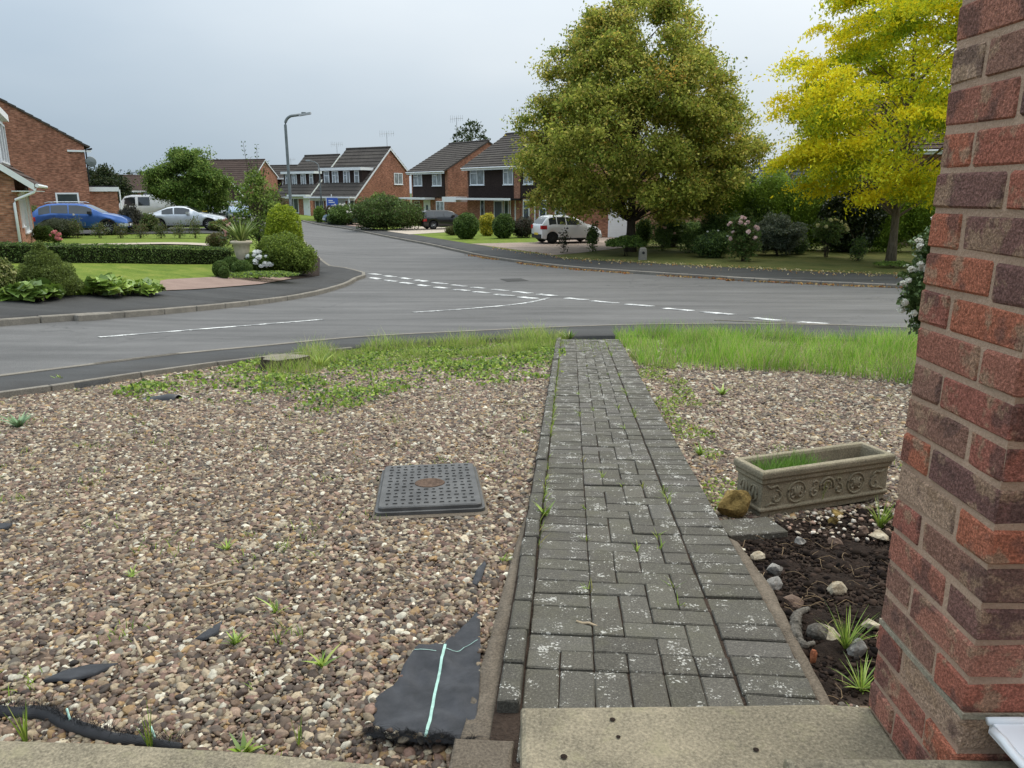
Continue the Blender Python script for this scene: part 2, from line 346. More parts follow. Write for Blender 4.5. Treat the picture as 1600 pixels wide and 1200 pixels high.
# ---------------------------------------------------------------- foliage helpers
def pal(cols, n, rng=RNG, jit=0.12):
    c = np.array(cols)[rng.integers(0, len(cols), n)]
    return np.clip(c*(1+rng.normal(0, jit, (n, 1))), 0.002, 0.95)
def leaf_mesh(name, cen, size, cols, mat, parent=None, up=0.3, droop=0.0, aspect=0.55, rng=RNG, axis=None, extra=None):
    """thousands of small folded leaves; cen (n,3), size scalar or (n,), cols (n,3)"""
    n = len(cen); size = np.broadcast_to(np.asarray(size, float), (n,))*rng.uniform(0.7, 1.3, n)
    d = rng.normal(0, 1, (n, 3)) if axis is None else axis+rng.normal(0, 0.45, (n, 3))
    d[:, 2] -= droop; d /= np.linalg.norm(d, axis=1)[:, None]+1e-9
    nn = rng.normal(0, 1, (n, 3)); nn[:, 2] = np.abs(nn[:, 2])+up
    nn -= d*(nn*d).sum(1)[:, None]; nn /= np.linalg.norm(nn, axis=1)[:, None]+1e-9
    s = np.cross(d, nn); L = size[:, None]
    p0 = cen-d*L*0.5; p2 = cen+d*L*0.5; mid = cen+nn*L*0.10-d*L*0.05
    p1 = mid+s*L*aspect*0.5; p3 = mid-s*L*aspect*0.5
    V = np.stack([p0, p1, p2, p3], 1).reshape(-1, 3)
    b = np.arange(n)*4
    F = np.stack([np.stack([b, b+1, b+2], 1), np.stack([b, b+2, b+3], 1)], 1).reshape(-1, 3)
    C = np.repeat(cols, 4, 0)
    if extra is not None:
        ev, ef, ec = extra; F = np.concatenate([F, ef+len(V)]); V = np.concatenate([V, ev]); C = np.concatenate([C, ec])
    return tri_mesh(name, V, F, C, mat, parent)
def tri_mesh(name, V, F, C, mat, parent=None, smooth=False):
    me = bpy.data.meshes.new(name); me.vertices.add(len(V)); me.vertices.foreach_set('co', V.astype(np.float32).ravel())
    me.loops.add(len(F)*3); me.loops.foreach_set('vertex_index', F.astype(np.int32).ravel())
    me.polygons.add(len(F)); me.polygons.foreach_set('loop_start', (np.arange(len(F))*3).astype(np.int32))
    me.update(calc_edges=True)
    if smooth: me.polygons.foreach_set('use_smooth', np.ones(len(F), bool))
    ca = me.attributes.new('col', 'FLOAT_COLOR', 'POINT')
    ca.data.foreach_set('color', np.concatenate([C, np.ones((len(C), 1))], 1).astype(np.float32).ravel())
    me.materials.append(mat); return link(bpy.data.objects.new(name, me), parent)
def blob_points(n, c, r, rng=RNG, shell=0.55, lump=0.25, seed=0.0, flat=False):
    """points through an uneven ellipsoid, denser to the outside"""
    d = rng.normal(0, 1, (n, 3)); d /= np.linalg.norm(d, axis=1)[:, None]
    if flat: d[:, 2] = np.abs(d[:, 2])
    k = shell+(1-shell)*rng.uniform(0, 1, n)**0.6
    f = np.array([mnoise.noise(Vector((x*1.9+seed, y*1.9-seed, z*1.9+2*seed))) for x, y, z in d])+0.5*np.array([mnoise.noise(Vector((x*4.5+seed, y*4.5, z*4.5-seed))) for x, y, z in d])
    k = k*(1+lump*f)
    return np.asarray(c)+d*np.asarray(r)*k[:, None], d
_TW = {}
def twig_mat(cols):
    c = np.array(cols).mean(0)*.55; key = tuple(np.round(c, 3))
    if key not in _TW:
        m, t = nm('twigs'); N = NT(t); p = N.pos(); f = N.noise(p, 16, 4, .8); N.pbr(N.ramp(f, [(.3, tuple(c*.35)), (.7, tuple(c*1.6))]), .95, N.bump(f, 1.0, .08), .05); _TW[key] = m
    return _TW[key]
def bush(name, base, parts, cols, leaf, n, label, cat='shrub', group=None, mat=None, stems=0, shell=0.6, lump=0.25, aspect=0.55, up=0.3, flowers=None, seed=0.0, droop=0.0, aff=0.0, flat=False):
    """shrub: parts = ellipsoids [(cx,cy,cz,rx,ry,rz)] above its base; own foliage, own stems"""
    e_ = empty(name, base, 0, label, cat, group); vol = [p[3]*p[4]+p[3]*p[5] for p in parts]; P = []; D = []
    for i, p in enumerate(parts):
        a, d = blob_points(max(20, int(n*vol[i]/sum(vol))), p[:3], p[3:], RNG, shell, lump, seed+i*3.7, flat); P.append(a); D.append(d)
    P = np.concatenate(P); D = np.concatenate(D); P[:, 2] = np.maximum(P[:, 2], 0.01)
    leaf_mesh('foliage', P, leaf, pal(cols, len(P)), mat or M_leaf, e_, up, droop, aspect, axis=D*aff if aff else None)
    z0 = parts[0][2]; mb = MB(); rr = random.Random(int(seed*10)+3)
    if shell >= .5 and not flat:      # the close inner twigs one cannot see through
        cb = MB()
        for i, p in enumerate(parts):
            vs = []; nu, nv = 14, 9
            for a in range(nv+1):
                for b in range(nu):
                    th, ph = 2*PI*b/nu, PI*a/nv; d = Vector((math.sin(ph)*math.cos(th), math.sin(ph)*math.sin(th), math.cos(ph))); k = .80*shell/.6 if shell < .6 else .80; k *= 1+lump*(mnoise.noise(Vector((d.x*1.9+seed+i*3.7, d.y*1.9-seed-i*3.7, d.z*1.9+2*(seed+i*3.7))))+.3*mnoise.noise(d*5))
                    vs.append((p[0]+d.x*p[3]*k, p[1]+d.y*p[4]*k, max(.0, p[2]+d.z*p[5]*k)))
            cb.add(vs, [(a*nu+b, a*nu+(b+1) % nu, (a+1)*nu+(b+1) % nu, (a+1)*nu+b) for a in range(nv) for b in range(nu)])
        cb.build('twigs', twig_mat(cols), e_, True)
    for k in range(max(3, stems)):
        p = parts[k % len(parts)]; tip = Vector((p[0]+rr.uniform(-.5, .5)*p[3], p[1]+rr.uniform(-.5, .5)*p[4], p[2]+0.4*p[5]))
        b = Vector((rr.uniform(-.1, .1)*p[3], rr.uniform(-.1, .1)*p[4], -0.03)); m_ = b.lerp(tip, .5)+Vector((0, 0, .1*p[5]))
        w = max(0.006, 0.02*p[3]); mb.tube([b, m_, tip], [w, w*.7, w*.3], 5)
    mb.build('stem', M_bark, e_, True)
    if flowers:
        fl_n, fl_s, fl_c, top = flowers; pt = []
        for k in range(fl_n):
            i = rr.randrange(len(parts)); p = parts[i]
            th = rr.uniform(0, 2*PI); ph = rr.uniform(top, 1.0)
            d = Vector((math.cos(th)*math.sqrt(max(0, 1-ph*ph)), -abs(math.sin(th)*math.sqrt(max(0, 1-ph*ph))), ph))
            blossom(e_, (p[0]+d.x*p[3]*1.03, p[1]+d.y*p[4]*1.03, p[2]+d.z*p[5]*1.05), fl_s*rr.uniform(.7, 1.2), fl_c)
    return e_
_BL = {}
def blossom(parent, loc, size, col):
    key = tuple(col)
    if key not in _BL:
        r = np.random.default_rng(5); n = 26; d = r.normal(0, 1, (n, 3)); d /= np.linalg.norm(d, axis=1)[:, None]
        o = leaf_mesh('blossom', d*0.32, 0.62, pal([col], n, r, .08), M_petal, None, 0.3, 0, 0.9, r); _BL[key] = o.data; bpy.data.objects.remove(o)
    o = bpy.data.objects.new('blossom', _BL[key]); o.location = loc; o.scale = (size,)*3; o.rotation_euler = (random.random()*6, random.random()*6, 0); return link(o, parent)
# ================================================================ SETTING
def P2(lst, dz=0.0): return [gp(u, v, dz).xy for u, v in lst]
def ext(a, b, d): a = Vector(a); b = Vector(b); return b+(b-a).normalized()*d
def in_poly(poly, x, y):
    c = np.zeros(np.shape(x), bool); n = len(poly)
    for i in range(n):
        a, b = poly[i], poly[i-1]
        if a[1] != b[1]: c ^= ((a[1] > y) != (b[1] > y)) & (x < (b[0]-a[0])*(y-a[1])/(b[1]-a[1])+a[0])
    return c
def smooth_line(pts, step):
    """Catmull-Rom through plan points, resampled evenly"""
    p = [Vector(q) for q in pts]; p = [p[0]*2-p[1]]+p+[p[-1]*2-p[-2]]; o = []
    for i in range(1, len(p)-2):
        for k in range(12):
            t = k/12; a, b, c, d = p[i-1:i+3]
            o.append(0.5*((2*b)+(c-a)*t+(2*a-5*b+4*c-d)*t*t+(3*b-a-3*c+d)*t**3))
    o.append(p[-2]); r = [o[0]]; acc = 0
    for a, b in zip(o, o[1:]):
        l = (b-a).length; 
        while acc+l >= step and l > 0:
            a = a.lerp(b, (step-acc)/l); r.append(a.copy()); l = (b-a).length; acc = 0
        acc += l
    return r
near = P2([(0, 588), (120, 573), (262, 555), (400, 542), (560, 527), (750, 517), (938, 509), (1134, 506), (1333, 509), (1438, 513)])
near = [ext(near[1], near[0], 25)]+near+[ext(near[-2], near[-1], 45)]
gedge = P2([(0, 615), (150, 595), (262, 577), (400, 560), (560, 543), (720, 532), (880, 527), (960, 525), (1200, 528), (1438, 536)])
gedge = [ext(gedge[1], gedge[0], 6)]+gedge+[ext(gedge[-2], gedge[-1], 6)]
kl = P2([(0, 510), (102, 502), (215, 495), (290, 488), (370, 480), (440, 471), (500, 460), (540, 448), (561, 437)])
kl = [ext(kl[1], kl[0], 25)]+kl
kr = P2([(1405, 450), (1206, 441), (1025, 430), (880, 419), (765, 404), (712, 393), (662, 382), (597, 369.5), (540, 358), (494, 351)])
kr = [ext(kr[1], kr[0], 60)]+kr
sdir = (kr[-1]-kr[-3]).normalized(); snrm = Vector((-sdir.y, sdir.x))
kr_far = [kr[-1]+sdir*t for t in (8, 18, 30, 45, 70)]
# left side of the street that runs away from the junction
tipc = kl[-1]; kst = [tipc+Vector((0.10, .95)), tipc+Vector((-0.25, 1.9)), tipc+Vector((-1.0, 3.0)), tipc+Vector((-2.2, 4.6))]
kst += [p+snrm*5.9 for p in (kr[-4]*.35+kr[-3]*.65, kr[-2]*.5+kr[-3]*.5, kr[-1])]
kst_far = [p+snrm*5.9 for p in kr_far]
kerbL = smooth_line(kl+kst+kst_far[:3], 0.915)
kerbR = smooth_line(kr+kr_far[:3], 0.915)
terr_x = np.concatenate([np.array([-2500, -900, -400, -200, -120]), np.arange(-80, 80.1, 1.0), np.array([120, 200, 400, 900, 2500])])
terr_y = np.concatenate([np.array([-300, -60, -20]), np.arange(-8, 130.1, 1.0), np.array([160, 220, 300, 450, 800, 1500, 3000])])
mb = MB(); nx_ = len(terr_x)
for y in terr_y:
    for x in terr_x: mb.v.append((x, y, float(G(x, y))-0.16))
mb.f = [(j*nx_+i, j*nx_+i+1, (j+1)*nx_+i+1, (j+1)*nx_+i) for j in range(len(terr_y)-1) for i in range(nx_-1)]
tag(mb.build('ground', M_grassland, None, True, fix=False), kind='structure')

road = patch('road', near+list(reversed(kerbR))[::-1][:0]+[p for p in kerbR]+[kst_far[4] if False else kerbL[-1]]+list(reversed(kerbL[:-1])), 0.0, M_road, 0.8)
# near footway with its flush kerb
edge_g = smooth_line(gedge, 0.5)
footway_near = patch('footway_near', near[:1]+near[1:]+[Vector((gedge[-1].x+40, gedge[-1].y+2.0)), gedge[-1]]+list(reversed(smooth_line(gedge, .45)[:-1]))+[ext(gedge[1], gedge[0], 20)], 0.004, M_foot2, 0.6, 0.1)
def offs(line, d):
    o = []
    for i, p in enumerate(line):
        t = (line[min(i+1, len(line)-1)]-line[max(i-1, 0)]).normalized(); o.append(p+Vector((-t.y, t.x))*d)
    return o
def strip(name, line, w, dz, mat, parent=None, thick=0.1):
    a = offs(line, -w/2); b = offs(line, w/2); mb = MB(); n = len(line)
    for p, q in zip(a, b):
        zp, zq = float(G(p.x, p.y))+dz, float(G(q.x, q.y))+dz; mb.v += [(p.x, p.y, zp), (q.x, q.y, zq), (p.x, p.y, zp-thick), (q.x, q.y, zq-thick)]
    for i in range(n-1):
        k = 4*i; mb.f += [(k, k+4, k+5, k+1), (k, k+2, k+6, k+4), (k+1, k+5, k+7, k+3)]
    return mb.build(name, mat, parent)
flush = strip('flush_kerb', smooth_line(near, 0.5), 0.11, 0.012, M_kerb); tag(flush, kind='structure')
# garden edging: concrete strips between gravel and footway
ge = empty('garden_edging', onG(gedge[1].x, gedge[1].y), 0, 'low concrete edging strip between the gravel garden and the near footway', 'edging')
el = smooth_line(gedge[:6], 0.915)
for i, (a, b) in enumerate(zip(el, el[1:])):
    c = (a+b)/2; d = b-a; l = d.length
    me_e = chamfer_box('edging', l-.008, 0.05, 0.2, 0.006, M_kerb, 0.002, i)
    o = inst('edging', me_e, Vector((c.x, c.y, float(G(c.x, c.y))-0.182))-Vector(ge.location), (0, -math.atan2(float(G(b.x, b.y)-G(a.x, a.y)), l), math.atan2(d.y, d.x)), ge)
# raised kerbs, stone by stone
def kerb_run(name, line, side):
    k = tag(bpy.data.objects.new(name, None), kind='structure'); COL.objects.link(k); me_k = [chamfer_box('kerbstone', 0.905, 0.125, 0.25, 0.016, M_kerb, 0.003, s) for s in range(4)]
    for i, (a, b) in enumerate(zip(line, line[1:])):
        c = (a+b)/2; d = b-a; t = d.normalized(); q = c+Vector((-t.y, t.x))*side*0.0625
        if q.y > 75 or q.x < -30 or q.x > 35: continue
        inst('kerbstone', me_k[i % 4], (q.x, q.y, float(G(q.x, q.y))-0.142), (0, -math.atan2(float(G(b.x, b.y)-G(a.x, a.y)), d.length), math.atan2(d.y, d.x)), k, scale=(d.length/0.915, 1, 1))
    return k
kerb_run('kerb_left', kerbL, 1); kerb_run('kerb_right', kerbR, -1)
# footways behind the raised kerbs
fl_back = P2([(0, 471), (56, 465.5), (237, 455.5), (330, 451), (406, 445), (456, 436), (497, 430)], 0.1)
fl_back = [ext(fl_back[1], fl_back[0], 22)]+fl_back
st_back = [p+snrm*2.0 for p in kst[3:]]+[p+snrm*2.0 for p in kst_far[:3]]
KLo = offs(kerbL, 0.12)
footway_left = patch('footway_left', KLo+list(reversed(fl_back+[fl_back[-1]+Vector((-.5, 1.6))]+st_back)), 0.1, M_foot, 0.7, 0.15)
fr_back = P2([(1416, 429.5), (1279, 424.5), (1061, 413.5), (880, 404), (862, 399), (797, 391), (718, 378), (637, 365), (591, 358), (564, 354), (505, 347), (465, 343)], 0.1)
fr_back = [ext(fr_back[1], fr_back[0], 60)]+fr_back
fr_far = [fr_back[-1]+sdir*t for t in (10, 22, 40)]
KRo = offs(kerbR, -0.12)
footway_right = patch('footway_right', [p for p in KRo]+list(reversed(fr_back+fr_far)), 0.1, M_foot, 0.9, 0.15)

# white road markings
def worn_white():
    m, t = nm('road_paint'); N = NT(t); p = N.pos()
    f = N.n('ShaderNodeMath', {0: N.noise(p, 30, 5, 0.8), 1: N.noise(p, 4, 3)}, operation='ADD').outputs[0]
    N.pbr(N.mix(N.ramp(f, [(0.95, 0.0), (1.2, 0.8)]), (0.74, 0.74, 0.71), (0.13, 0.13, 0.13)), 0.7, N.bump(N.noise(p, 90, 2), 0.4, 0.004), 0.3); return m
M_paint = worn_white()
def mark(a, b, w, parent=road):
    a = Vector(a); b = Vector(b); n = max(2, int((b-a).length/0.3)+1)
    ln = [a.lerp(b, i/n) for i in range(n+1)]; return strip('road_marking', ln, w, 0.010, M_paint, parent, 0.006)
A, B = gp(578, 427.5).xy, gp(872, 463).xy; per = (B-A).length/9.75; d = (B-A).normalized()
for i in range(10): mark(A+d*per*i, A+d*(per*i+per*.66), 0.24)
A2 = gp(579, 434).xy; B2 = gp(842, 467.5).xy; per2 = (B2-A2).length/8.75; d2 = (B2-A2).normalized()
for i in range(9): mark(A2+d2*per2*i, A2+d2*(per2*i+per2*.66), 0.24)
sng = [((885, 466), (916, 469)), ((926, 470.5), (963, 474)), ((981, 475.5), (1018, 479)), ((1038, 482), (1081, 486)), ((1098, 487.5), (1145, 492)), ((1177, 497), (1221, 501.5)), ((1248, 503.5), (1292, 506.5))]
for a, b in sng: mark(gp(*a).xy, gp(*b).xy, 0.23)
cl_ = smooth_line(P2([(645, 488.5), (700, 485), (765, 480), (820, 474), (862, 464.5)]), 0.4); strip('road_marking', cl_, 0.11, 0.011, M_paint, road, 0.006)
strip('road_marking', smooth_line(P2([(155, 527.5), (255, 519.5), (400, 508), (530, 497.5)]), 0.4), 0.1, 0.010, M_paint, road, 0.006)
# repaired square in the tarmac
sq = strip('tarmac_repair', [gp(786, 438).xy, gp(820, 437).xy], 0.9, 0.007, M_foot, road, 0.004)

# far garden ground: lawns, verge, drives
lawnL = patch('lawn_left', fl_back[:4]+P2([(235, 455), (452, 434), (380, 413), (100, 411), (0, 412)], .1)+[Vector((-40, 24))], 0.1, M_lawn, 0.7)
pinkp = patch('pink_paving', P2([(232, 455.5), (330, 450.6), (406, 444.5), (456, 435.5), (430, 432), (330, 433.5), (262, 437), (225, 444)], .1), 0.114, M_pink, 0.6)
lawn_bk = patch('lawn_upper', [gp(0, 411, .1).xy, gp(380, 412, .1).xy, gp(495, 429, .1).xy, gp(480, 400, .1).xy, st_back[3]]+[Vector((-30, 68)), Vector((-60, 60)), Vector((-60, 24))], 0.075, M_lawn, 1.2)
bed_l = patch('planting_bed', [gp(340, 431, .1).xy, gp(455, 437, .1).xy, gp(499, 431, .1).xy, gp(500, 404, .1).xy, gp(478, 384, .1).xy, gp(385, 395, .1).xy, gp(352, 414, .1).xy], 0.107, M_soil, .8)
path_h = patch('garden_path', P2([(60, 383.5), (330, 381), (330, 384.5), (40, 387.5)], .1), 0.118, M_slabpath, 0.8)
drive_l = patch('driveway_left', [gp(35, 367, .1).xy, gp(360, 366, .1).xy, gp(365, 358, .1).xy, gp(30, 352, .1).xy], 0.112, M_foot, 1.0)
verge_r = patch('verge_right', list(reversed(fr_back[:6]))+[Vector((80, 34)), Vector((80, 46)), Vector((5, 46)), gp(860, 391, .1).xy], 0.1, M_verge, 0.9)
front_r = patch('lawn_right', fr_back[5:]+fr_far+[fr_far[-1]+Vector((25, 15)), Vector((28, 75)), Vector((28, 44)), gp(862, 392, .1).xy], 0.1, M_lawn, 1.5)
drv = patch('driveway_right', [fr_back[5], fr_back[6]+Vector((.3, .2)), gp(735, 381, .1).xy, gp(800, 379.5, .1).xy, gp(835, 379, .1).xy, gp(870, 371, .1).xy, gp(1000, 371, .1).xy, gp(1010, 383, .1).xy, gp(900, 396, .1).xy], 0.112, M_drive, 0.8)
drv2 = patch('driveway_middle', [gp(605, 361.5, .1).xy, gp(640, 366.5, .1).xy, gp(697, 363, .1).xy, gp(730, 357, .1).xy, gp(640, 353, .1).xy], 0.114, M_slabpath, 0.8)
drv3 = patch('driveway_far', [gp(515, 348.5, .1).xy, gp(560, 354.5, .1).xy, gp(600, 352, .1).xy, gp(540, 346, .1).xy], 0.114, M_pink, 0.9)
# ================================================================ FRONT GARDEN
PO = Vector((0.0, 1.5)); PD = Vector((.0753, .9972)).normalized(); PN = Vector((PD.y, -PD.x)); PYAW = math.atan2(PD.y, PD.x)-PI/2
def pw(t, s): return PO+PN*t+PD*s
GR = -0.045           # gravel lies a little below the path
# --- block paved path
path = patch('path', [pw(-.075, 0.0), pw(.835, 0.0), pw(.835, 9.35), pw(-.075, 9.35)], -0.010, M_bed, 0.25)
blocks = []
def pv(t0, t1, s0, s1): blocks.append((t0, t1, s0, s1))
U = 0.1035
for k in range(6): pv(k*U, (k+1)*U, .335, .545); pv(k*U, (k+1)*U, .545, .65); pv(k*U, (k+1)*U, .13, .335)
rows = 84; s0_ = .65
for j in range(rows):
    pv(0, 2*U, s0_+j*U, s0_+(j+1)*U)
    for i in range(4):
        t = (i-j) % 4; a, b = (2+i)*U, (3+i)*U; c, d = s0_+j*U, s0_+(j+1)*U
        if t == 0: pv(a, b+U if i < 3 else b, c, d)
        elif t == 1 and i == 0: pv(a, b, c, d)
        elif t == 2: pv(a, b, c-U if j > 0 else c, d)
        elif t == 3 and j == rows-1: pv(a, b, c, d)
for j in range(88): pv(6*U+.006, 6*U+.006+2*U, .35+j*U, .35+(j+1)*U)
blocks.sort(key=lambda b: b[2])
pm_ = {}
def paver(i, t0, t1, s0, s1, solo=True):
    g = .0042; w, l = t1-t0-g, s1-s0-g; key = (round(w, 3), round(l, 3), i % 3)
    if key not in pm_: pm_[key] = chamfer_box('paver', w, l, .06, .0038, M_paver, .0011, i)
    c = pw((t0+t1)/2, (s0+s1)/2); z = float(G(c.x, c.y)); right = t0 > .6
    sl = (float(G(c.x, c.y+.2))-float(G(c.x, c.y-.2)))/.4
    rot = (math.atan(sl)+random.gauss(0, .009), random.gauss(0, .009)+(-.02 if right else 0), PYAW+random.gauss(0, .008)-(.045*max(0, 1-(s0-.3)/1.5) if right else 0))
    g_ = random.uniform(.05, .17); return inst('paver', pm_[key], (c.x+random.gauss(0, .001), c.y, z-.06+random.gauss(0, .0022)), rot, path, (g_, g_*random.uniform(.92, .99), g_*random.uniform(.74, .92)))
for i, b in enumerate(blocks[:300]): paver(i, *b)
mb = MB()
for i, (t0, t1, s0, s1) in enumerate(blocks[300:]):
    g = .0025; q = [pw(t0+g, s0+g), pw(t1-g, s0+g), pw(t1-g, s1-g), pw(t0+g, s1-g)]; dz = random.gauss(0, .002)
    b_ = [(p.x, p.y, float(G(p.x, p.y))+dz) for p in q]; mb.prism(b_, (0, 0, -.05))
far_p = mb.build('pavers', M_paver, path); tag(far_p, kind='stuff'); far_p.color = (.105, .1, .088, 1)
me_ed = [chamfer_box('edging_block', .062, .2, .09, .005, M_paver, .0015, 50+k) for k in range(3)]
for j in range(44):
    c = pw(-.036, .33+.2065*j+.1); z = float(G(c.x, c.y)); g_ = random.uniform(.045, .09)
    inst('edging_block', me_ed[j % 3], (c.x, c.y, z-.09+.022+random.gauss(0, .004)), (-.073+random.gauss(0, .012), random.gauss(0, .02), PYAW+random.gauss(0, .012)), path, (g_, g_, g_*.9))
# --- mortar haunch beside the edging
hn = patch('path_haunch', [pw(-.068, .1), pw(-.068, 2.0), pw(-.078, 2.0), pw(-.105, 1.5), pw(-.125, .9), pw(-.16, .1)], -.02, M_haunch, .06, .06, hfun=lambda x, y: .012*mnoise.noise(Vector((x*9, y*9, 1)))+.006*mnoise.noise(Vector((x*30, y*30, 4))))
hn2 = patch('path_haunch_right', [pw(.834, .3), pw(.834, 1.75), pw(.87, 1.7), pw(.90, 1.2), pw(.88, .7), pw(.87, .3)], -.025, M_haunch, .06, .06, hfun=lambda x, y: .012*mnoise.noise(Vector((x*9, y*9, 1))))
# --- doorsteps and concrete apron
def slab(name, poly, z0, z1, mat, label, cat, rough=.004, step=.035):
    pts = [Vector(p) for p in poly]; per = []
    for a, b in zip(pts, pts[1:]+pts[:1]):
        k = max(1, int((b-a).length/step)); per += [a.lerp(b, i/k) for i in range(k)]
    ctr = sum(pts, Vector((0, 0)))/len(pts); mb = MB(); n = len(per); rings = [(0, z0), (0, z1-.012), (.004, z1-.004), (.014, z1)]
    for off, z in rings:
        for p in per:
            q = p+(ctr-p).normalized()*off; nn_ = mnoise.noise(Vector((q.x*22, q.y*22, z*10)))*rough+mnoise.noise(Vector((q.x*60, q.y*60, z*40)))*rough*.5
            q = q+(ctr-p).normalized()*nn_; mb.v.append((q.x, q.y, z+nn_*.4))
    for r in range(3):
        for i in range(n): mb.f.append((r*n+i, r*n+(i+1) % n, (r+1)*n+(i+1) % n, (r+1)*n+i))
    mb.f.append(tuple(range(3*n, 4*n))); o = mb.build(name, mat, None); return tag(o, label, cat)
slab('doorstep', [(.012, .6), (.835, .6), (.835, 1.555), (.74, 1.567), (.02, 1.553)], -.06, .20, M_step, 'lower weathered concrete doorstep across the end of the paved path', 'step')
slab('doorstep', [(.50, .2), (2.2, .2), (2.2, 1.2), (.845, 1.225), (.51, 1.228)], .203, .335, M_step, 'upper concrete doorstep below the brick pillar', 'step')
ap = [gp(-60, 1160, .04).xy, gp(150, 1166, .04).xy, gp(400, 1181, .04).xy, gp(610, 1202, .04).xy]
slab('concrete_apron', [Vector((-3.2, .7)), Vector((-.25, .7))]+ap[::-1]+[Vector((-3.2, ap[0].y+.05))], -.1, .04, M_step, 'mossy concrete apron along the near edge of the gravel', 'apron')
slab('concrete_block', [pw(-.165, -.12), pw(-.01, -.12), pw(-.01, .2), pw(-.165, .2)], -.1, -.008, M_haunch, 'stained concrete lump between black fabric and doorstep', 'concrete')
# screw holes in the step
mb = MB()
for u, v in ((881, 1184), (966, 1153), (957, 1126), (1181, 1173)):
    d = ray(u, v); t = (.2-CZ)/d[2]; x, y = d[0]*t, d[1]*t; s = random.Random(u)
    mb.lathe([(s.uniform(.005, .009), .2035), (.002, .2038)], 9, (x, y, 0))
tag(mb.build('step_pits', M_soil, None), kind='stuff')

# --- brick pillar, brick by brick
PX, PY0, PY1 = .828, 1.222, 1.5495
pil = empty('brick_pillar', (PX, PY0, .2), 0, 'red and purple brick pillar of the porch beside the doorstep', 'pillar')
BC = [(0.464, 0.171, 0.116), (0.39, 0.152, 0.11), (0.232, 0.122, 0.104), (0.268, 0.14, 0.116), (0.464, 0.207, 0.146), (0.342, 0.183, 0.134), (0.512, 0.183, 0.11), (0.207, 0.11, 0.095), (0.488, 0.329, 0.232), (0.415, 0.159, 0.116), (0.439, 0.183, 0.128)]
mS = [chamfer_box('brick', .1025, .2150, .065, .005, M_pbrick, .0022, 70+k) for k in range(4)]
mH = [chamfer_box('brick', .2150, .1025, .065, .005, M_pbrick, .0022, 80+k) for k in range(4)]
MB().box(.0035, 1.2, .0035, PY1-PY0-.0035, -.02, 2.6).build('mortar', M_mortar, pil)
for c in range(35):
    z = c*.075; ycur = PY1-PY0
    def br(me, x0, x1, y0, y1):
        inst('brick', random.choice(me), ((x0+x1)/2+random.gauss(0, .0012), (y0+y1)/2+random.gauss(0, .0012), z+.005), (random.gauss(0, .006), random.gauss(0, .006), random.gauss(0, .004)), pil, random.choice(BC))
    if c % 2 == 0:
        br(mS, 0, .1025, 0, .215); br(mH, 0, .215, .225, .3275); x = .1125
    else:
        br(mH, 0, .215, 0, .1025); br(mS, 0, .1025, .1125, .3275); x = .225
    for k in range(3): br(mH, x, x+.215, 0, .1025); x += .225
# damp course line in the pillar
MB().box(-.0008, .3, -.0008, PY1-PY0+.001, .2195, .2305).build('damp_course', concrete('damp_course', (.40, .35, .26), (.30, .26, .19)), pil)
sill = empty('door_sill', (.872, .85, .40), 0, 'white plastic door sill with sealant against the pillar', 'sill')
me_s = MB().box(0, 1.0, 0, .36, 0, .026).build('sill_board', M_upvc, sill); MB().box(0, 1.0, -.012, -.0005, -.03, .026).build('nosing', M_upvc, sill)
mb = MB(); mb.tube([(-.006, .1+i*.03+.0, .02+.003*math.sin(i*2)) for i in range(9)], .008, 7); mb.tube([(-.006+.05*i, .358, .026+.002*math.sin(i*3)) for i in range(16)], .008, 7); mb.build('sealant', M_white, sill, True)

# --- inspection cover
mc = [gp(u, v, .0) for u, v in ((578, 795), (752, 788), (748, 725), (604, 729))]
cx = sum(mc, Vector())/4; ex = ((mc[1]-mc[0])+(mc[2]-mc[3])).normalized(); W_ = ((mc[1]-mc[0]).length+(mc[2]-mc[3]).length)/2*.95; L_ = ((mc[3]-mc[0]).length+(mc[2]-mc[1]).length)/2
cov = empty('inspection_cover', (cx.x, cx.y, float(G(cx.x, cx.y))-.03), math.atan2(ex.y, ex.x), 'dark grey studded drain inspection cover set in the gravel', 'drain cover'); cov.rotation_euler = (-.07, 0, math.atan2(ex.y, ex.x))
def rrect(w, l, r, z, k=5):
    o = []
    for sx, sy, a0 in ((1, 1, 0), (-1, 1, 90), (-1, -1, 180), (1, -1, 270)):
        for i in range(k+1): a = R(a0+90*i/k); o.append((sx*(w/2-r)+r*math.cos(a), sy*(l/2-r)+r*math.sin(a), z))
    return o
M_cover = simple('cover_plastic', (.075, .074, .071), .5, .4, .35, 9, bump=.2, bs=200)
M_rust = simple('cover_dirt', (.11, .075, .055), .9, .1, .4, 40, bump=.5, bs=150)
def ringstack(mb, rings):
    n = len(rings[0]); b = len(mb.v)
    for r in rings: mb.v += r
    for i in range(len(rings)-1):
        for k in range(n): mb.f.append((b+i*n+k, b+i*n+(k+1) % n, b+(i+1)*n+(k+1) % n, b+(i+1)*n+k))
    mb.f.append(tuple(range(b+(len(rings)-1)*n, b+len(rings)*n))); return mb
ringstack(MB(), [rrect(W_, L_, .03, 0), rrect(W_, L_, .03, .03), rrect(W_-.01, L_-.01, .03, .036)]).build('lid', M_cover, cov)
ringstack(MB(), [rrect(W_+.03, L_+.03, .035, -.05), rrect(W_+.03, L_+.03, .035, .012), rrect(W_+.016, L_+.016, .03, .014)]).build('frame', M_cover, cov)
mb = MB(); nxs, nys = 12, 13
for i in range(nxs):
    for j in range(nys):
        x = (i-(nxs-1)/2)/nxs*(W_-.05); y = (j-(nys-1)/2)/nys*(L_-.04)
        if math.hypot(x/.085, y/.075) < 1: continue
        a, b = (.0115, .0042) if (i+j) % 2 else (.0055, .0075); mb.box(x-a, x+a, y-b, y+b, .036, .0415)
